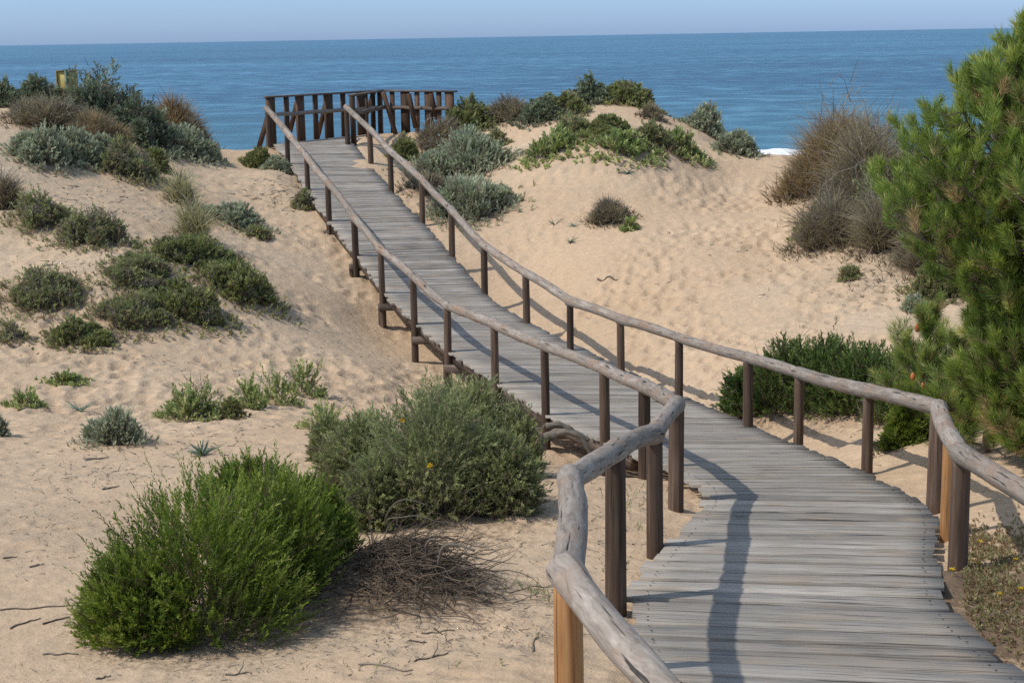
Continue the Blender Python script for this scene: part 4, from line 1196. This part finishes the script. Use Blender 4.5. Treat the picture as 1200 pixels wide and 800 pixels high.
bp_ = np.array([5.0, 14.1]); zb = gz(*bp_)
pine((bp_[0], bp_[1], zb), 4.15, [(0.0, 0.65), (0.7, 0.85), (1.3, 0.8), (1.7, 1.0), (2.1, 1.4), (2.5, 1.58), (2.85, 1.4), (3.2, 1.1), (3.6, 0.8), (4.15, 0.12)], 4200, 0.105,
     'tall green pine filling the right side, behind the handrail', 7, 0.2, shoot=0.20, kn=130, nw=0.0065)
q = ground_hit(1085, 522)
pine(q + np.array([0.1, 0.45, 0]), 1.42, [(0, 0.35), (0.4, 0.62), (0.9, 0.42), (1.42, 0.08)], 120, 0.10,
     'young knee-high pine with orange cones, under the tall pine', 9, 0.12, shoot=0.2, kn=110,
     cones=[(1075, 384, q[1] + 0.45, 1.0), (1092, 416, q[1] + 0.3, 1.1), (1101, 441, q[1] + 0.25, 1.1), (1115, 448, q[1] + 0.2, 1.3), (1070, 441, q[1] + 0.1, 0.9), (1127, 484, q[1] + 0.1, 1.1), (1081, 452, q[1] + 0.1, 0.8)])
q = ground_hit(1150, 545)
pine(q + np.array([0.15, 0.35, 0]), 1.5, [(0, 0.5), (0.5, 0.7), (1.0, 0.5), (1.5, 0.1)], 150, 0.11,
     'short bushy pine at the right edge, low behind the handrail', 19, 0.1, shoot=0.2, kn=110)

# ------------------------------------------------------------------ strap-leaved plants
def rosette(px, py, w, n, label, rise=0.5, wd_=0.03, seed=1):
    g = np.random.default_rng(seed)
    c = ground_hit(px, py); c[2] = surf_z(c[0], c[1]); D = c[1]; R = w / 2 * D / F
    root = MB()
    th = g.random(n) * 6.283; el = g.uniform(0.15, 1.0, n) * rise
    d = np.stack([np.cos(th) * np.cos(el), np.sin(th) * np.cos(el), np.sin(el) + 0.15], 1)
    blades(root, np.repeat(c[None], n, 0), unit(d), R * g.uniform(0.7, 1.15, n), wd_, 0.22, 4, None, g)
    o_ = root.build('strap_leaved_plant', LM['agave'], None, loc=c)
    tag(o_, label, 'plant', 'strap-leaved plants on the sand')


rosette(237, 534, 48, 34, 'compact blue-green spiky rosette on the flat sand behind the heath bush', 1.1, 0.03, 3)
rosette(93, 482, 52, 16, 'open rosette of narrow green leaves left of the round shrub', 0.55, 0.022, 4)
rosette(735, 204, 28, 14, 'small rosette of pale leaves below the middle dune patch', 0.8, 0.03, 5)
rosette(650, 264, 30, 14, 'upper left rosette of pale leaves on the middle dune slope', 0.7, 0.032, 6)
rosette(672, 268, 22, 12, 'upper right rosette of pale leaves on the middle dune slope', 0.9, 0.03, 8)
rosette(668, 286, 26, 14, 'lowest rosette of pale leaves on the middle dune slope', 0.8, 0.032, 9)

# ------------------------------------------------------------------ debris heap, roots, sticks
def crooked(a, d, ln, n, wob, g, lift=0.0, hug=True, hgt=0.02):
    pts = [np.array(a, float)]; d = np.array(d, float)
    for k in range(n):
        d = d + g.normal(size=3) * wob; d[2] = d[2] * 0.6 + lift; d /= np.linalg.norm(d)
        p = pts[-1] + d * ln / n
        if hug: p[2] = surf_z(p[0], p[1]) + hgt
        pts.append(p)
    return catmull(np.array(pts), 3)


g = np.random.default_rng(21)
heap = MB(); hc = ground_hit(490, 670)
n = 950
hw = g.random(n) < 0.5
ox = hc[0] + g.normal(size=n) * 0.26 + 0.04 - 0.25 * hw; oy = hc[1] + g.normal(size=n) * 0.22 + 0.30 * hw
ox -= 0.15; 
oz = np.array([surf_z(a, b) for a, b in zip(ox, oy)]) + g.random(n) * 0.10 * np.exp(-((ox - hc[0]) / 0.4) ** 2)
dr = unit(np.stack([0.9 + g.normal(size=n) * 0.5, -0.35 + g.normal(size=n) * 0.5, -0.12 + g.normal(size=n) * 0.12], 1))
twigs(heap, np.stack([ox, oy, oz], 1), dr, g.uniform(0.12, 0.6, n), g.uniform(0.002, 0.0075, n), 0.3, 6, g, va=g.random(n) * 0.6)
o_ = heap.build('brushwood', MHEAP, None, loc=hc); tag(o_, 'heap of dead grey-brown twigs sloping out of the heath bush', 'brushwood', kind='stuff')
# larger bent dead branches out of the heap
for (x0, y0, x1, y1, x2, y2, x3, y3, D_, r_, lab) in ((515, 655, 520, 640, 535, 638, 556, 645, 9.75, 0.010, 'hooked dead branch tip rising from the twig heap'),
                                            (500, 648, 500, 638, 505, 632, 510, 632, 9.9, 0.008, 'small curved dead twig just left of the hooked branch'),
                                            (452, 606, 462, 590, 478, 585, 502, 592, 10.6, 0.0038, 'upper bare branch arching out of the grey-green bush'),
                                            (455, 608, 470, 606, 490, 604, 512, 611, 10.5, 0.0034, 'lower bare branch arching out of the grey-green bush')):
    mb = MB(); pts = catmull(np.array([P(x0, y0 + 8, D_ + 0.05), P(x0, y0, D_), P(x1, y1, D_ - 0.05), P(x2, y2, D_ - 0.08), P(x3, y3, D_ - 0.1)]), 4)
    tube(mb, pts, np.linspace(r_ * 1.5, r_ * 0.7, len(pts)), 8, a=0.4, rough=0.15)
    o_ = mb.build('dead_branch', MTWIG, None, True, loc=pts[0]); tag(o_, lab, 'branch', 'dead branches')
# roots under the boardwalk
rw = []
for (pl, D_, r_, lab) in (([(630, 545), (634, 520), (645, 508), (662, 504)], 14.6, 0.045, 'thick root arching under the boardwalk edge, leftmost'),
                     ([(645, 512), (662, 506), (680, 512), (694, 535)], 14.4, 0.032, 'pale root running down to the right under the boardwalk edge'),
                     ([(640, 500), (655, 497), (672, 505), (690, 516)], 14.8, 0.04, 'dark upper root just below the boardwalk planks')):
    mb = MB(); pts = catmull(np.array([P(x, y, D_) for x, y in pl]), 5)
    tube(mb, pts, np.linspace(r_, r_ * 0.6, len(pts)) * (1 + 0.2 * np.sin(np.arange(len(pts)) * 1.7)), 9, a=0.35, rough=0.25)
    o_ = mb.build('root', MTWIG, None, True, loc=pts[0]); tag(o_, lab, 'root', 'bare roots under the boardwalk')
# sticks lying on the sand
ST = [(0, 716, 84, 711, 'long thin stick lying left of the heath bush'), (12, 735, 48, 728, 'short stick below the long thin one at the left'), (50, 733, 82, 725, 'crooked stick touching the heath bush at its left'),
      (50, 768, 92, 768, 'thick crooked stick on the sand below the heath bush, left'), (112, 795, 130, 792, 'stubby dark stick near the bottom edge'), (264, 792, 295, 790, 'forked stick on sand in front of the heath bush'),
      (420, 781, 484, 784, 'long crooked stick near the bottom centre'), (494, 741, 533, 742, 'straight dark stick below the twig heap'), (486, 776, 525, 768, 'branched stick near the bottom centre, right one'),
      (4, 655, 20, 652, 'short dark stick on the sand at the left edge'), (35, 665, 52, 662, 'tiny stick right of the short dark one'), (480, 752, 500, 753, 'thin stick between the heap and the bottom edge'), (625, 760, 632, 742, 'thin upright-pointing stick near the nearest handrail post'),
      (700, 328, 724, 326, 'dark stick lying on the sand slope of the middle dune'), (100, 540, 128, 537, 'thin stick in front of the round shrub'), (120, 575, 140, 571, 'small stick on the flat sand left of the heath bush')]
for (x0, y0, x1, y1, lab) in ST:
    a = ground_hit(x0, y0); b_ = ground_hit(x1, y1)
    if abs(a[1] - b_[1]) > 1.2: b_[1] = a[1]
    m = 7; t = np.linspace(0, 1, m)[:, None]; pts = a + (b_ - a) * t
    L_ = np.linalg.norm(b_ - a); pts[1:-1, 1] += g.normal(size=m - 2) * 0.05 * L_; pts[1:-1, 0] += g.normal(size=m - 2) * 0.02 * L_
    px_ = a[1] / F; r_ = 1.3 * px_
    for p in pts: p[2] = surf_z(p[0], p[1]) + r_ * 0.8
    pts = catmull(pts, 3); mb = MB()
    tube(mb, pts, np.linspace(r_, r_ * 0.5, len(pts)), 6, a=g.random() * 0.5, rough=0.2)
    if 'fork' in lab or 'branch' in lab:
        q = pts[len(pts) // 2]; tube(mb, [q, q + [L_ * 0.12, 0.05, L_ * 0.14], q + [L_ * 0.13, 0.08, L_ * 0.30]], [r_ * 0.8, r_ * 0.6, r_ * 0.3], 6, a=0.3)
    o_ = mb.build('stick', MTWIG, None, True, loc=pts[0]); tag(o_, lab, 'stick', 'sticks lying on the sand')

# fine litter strewn over the sand (uncountable)
lt = MB(); pos = []
g = np.random.default_rng(33)
zones = [(520, 735, 150, 45, 420), (300, 780, 200, 20, 160), (60, 620, 90, 60, 150), (140, 545, 130, 40, 160), (260, 505, 70, 25, 120), (650, 620, 50, 50, 100), (720, 650, 40, 60, 80), (560, 640, 60, 25, 120),
         (110, 240, 110, 60, 260), (60, 340, 90, 60, 160), (320, 225, 40, 20, 100), (1020, 335, 60, 30, 140), (1150, 690, 60, 60, 250), (640, 560, 50, 30, 120), (450, 440, 60, 30, 40), (800, 330, 120, 60, 30), (1050, 500, 90, 25, 80), (140, 420, 160, 12, 90)]
for (zx, zy, wx, wy, n) in zones:
    c = ground_hit(zx, zy); e1 = ground_hit(zx + wx, zy); e2 = ground_hit(zx, zy - wy * 0.6); e3 = ground_hit(zx, zy + wy * 0.6)
    sx_ = abs(e1[0] - c[0]); sy_ = abs(e2[1] - e3[1]) / 1.2
    x = c[0] + g.normal(size=n) * sx_ * 0.6; y = c[1] + g.normal(size=n) * min(sy_, 2.5) * 0.6
    for a, b_ in zip(x, y):
        if abs(b_) < 3: continue
        d_ = float(np.min(np.hypot(CC[:, 0] - a, CC[:, 1] - b_)))
        if d_ < 1.15: continue
        pos.append((a, b_, surf_z(a, b_) + 0.006))
pos = np.array(pos); n = len(pos)
th = g.random(n) * 6.283
D_ = pos[:, 1]
twigs(lt, pos, unit(np.stack([np.cos(th), np.sin(th), g.normal(size=n) * 0.12 + 0.03], 1)), D_ / F * g.uniform(3, 16, n), D_ / F * g.uniform(0.3, 0.8, n), 0.2, 3, g)
o_ = lt.build('twig_litter', MTWIG); tag(o_, 'fine twigs and dead bits strewn over the sand', 'litter', kind='stuff')

# small weeds and flowers on the right verge, tufts at the near posts
def weeds(px, py, w, h, kind, label, name, cat, seed, n=None, mix=None, region=None):
    g = np.random.default_rng(seed); mb = MB(); P_ = []
    c = ground_hit(px, py)
    for (zx, zy, sx_, sy_, m) in region:
        q = ground_hit(zx, zy)
        for _ in range(m):
            x = q[0] + g.normal() * sx_; y = q[1] + g.normal() * sy_
            d_ = float(np.min(np.hypot(CC[:, 0] - x, CC[:, 1] - y)))
            if d_ < 1.14: continue
            P_.append((x, y, surf_z(x, y)))
    P_ = np.array(P_); n = len(P_); D = P_[:, 1]
    dr = unit(g.normal(size=(n, 3)) * [0.45, 0.45, 0.1] + [0, 0, 1])
    leaves(mb, P_, dr, h * g.uniform(0.4, 1.3, n), 14, 0.02, 0.007, 0.9, g=g)
    if mix:
        q = P_ + np.stack([g.normal(size=n) * 0.03, g.normal(size=n) * 0.03, np.zeros(n)], 1)
        blades(mb, q, unit(g.normal(size=(n, 3)) * [0.8, 0.8, 0.2] + [0, 0, 0.6]), g.uniform(0.02, 0.07, n), 0.004, 0.5, 3, None, g)
    o_ = mb.build(name, LM[kind]); tag(o_, label, cat, None, 'stuff')
    return P_


wp = weeds(1150, 700, 0, 0.03, 'mat', 'low weeds with yellow flowers on the verge right of the near boardwalk', 'ground_weeds', 'weeds', 3, mix='dry',
           region=[(1140, 650, 0.25, 0.45, 700), (1180, 720, 0.35, 0.5, 1000), (1110, 625, 0.12, 0.2, 160), (1200, 640, 0.4, 0.5, 700), (1130, 690, 0.2, 0.3, 500)])
wp2 = weeds(820, 580, 0, 0.09, 'olive', 'dry and green weeds at the feet of the near left handrail posts', 'ground_weeds', 'weeds', 5,
            region=[(812, 585, 0.12, 0.15, 46), (745, 590, 0.15, 0.3, 22), (762, 624, 0.08, 0.08, 20), (730, 680, 0.12, 0.1, 16), (770, 560, 0.12, 0.3, 20), (640, 700, 0.15, 0.12, 30), (600, 760, 0.3, 0.3, 8), (690, 535, 0.15, 0.4, 26)])
wp3 = weeds(500, 480, 0, 0.07, 'sage', 'scattered seedlings on the open dune sand', 'seedlings', 'seedlings', 8,
            region=[(620, 200, 0.5, 0.8, 14), (900, 340, 2.5, 2.5, 30), (1000, 380, 1.5, 0.8, 14), (60, 600, 1.5, 1.5, 16), (100, 330, 2.0, 2.0, 24), (300, 250, 0.8, 1.5, 26), (150, 560, 1.2, 1.0, 10), (480, 230, 0.4, 0.8, 12), (400, 340, 0.6, 0.8, 16)])
MYEL = plain('small_yellow_flower', (0.7, 0.5, 0.02)); g = np.random.default_rng(4); ws = []
for (fx, fy) in ((1148, 634), (1115, 680), (1146, 660), (1190, 655), (1172, 700), (1196, 690)):
    p = ground_hit(fx, fy + 8); mb = MB()
    p = np.array([p[0], p[1], surf_z(p[0], p[1]) + 0.045])
    tube(mb, [p - [0, 0, 0.05], p], 0.0015, 5, caps=False); 
    for a in range(8):
        th = a / 8 * 6.283
        leaves(mb, p[None], unit(np.array([[math.cos(th), math.sin(th) - 0.2, 0.5]])), np.array([0.004]), 2, 0.022, 0.012, 0.1)
    o_ = mb.build('yellow_flower', MYEL, None, loc=p)
    tag(o_, {1148: 'yellow flower behind the split right handrail post', 1115: 'lowest yellow flower beside the plank edge', 1146: 'yellow flower at the foot of the right handrail post', 1190: 'yellow flower in the weeds nearest the right edge, upper', 1172: 'yellow flower among the weeds of the verge, lower middle', 1196: 'yellow flower in the weeds nearest the right edge, lower'}[fx], 'flower', 'yellow flowers on the verge')
print('tris', sum(len(m.polygons) for m in bpy.data.meshes))
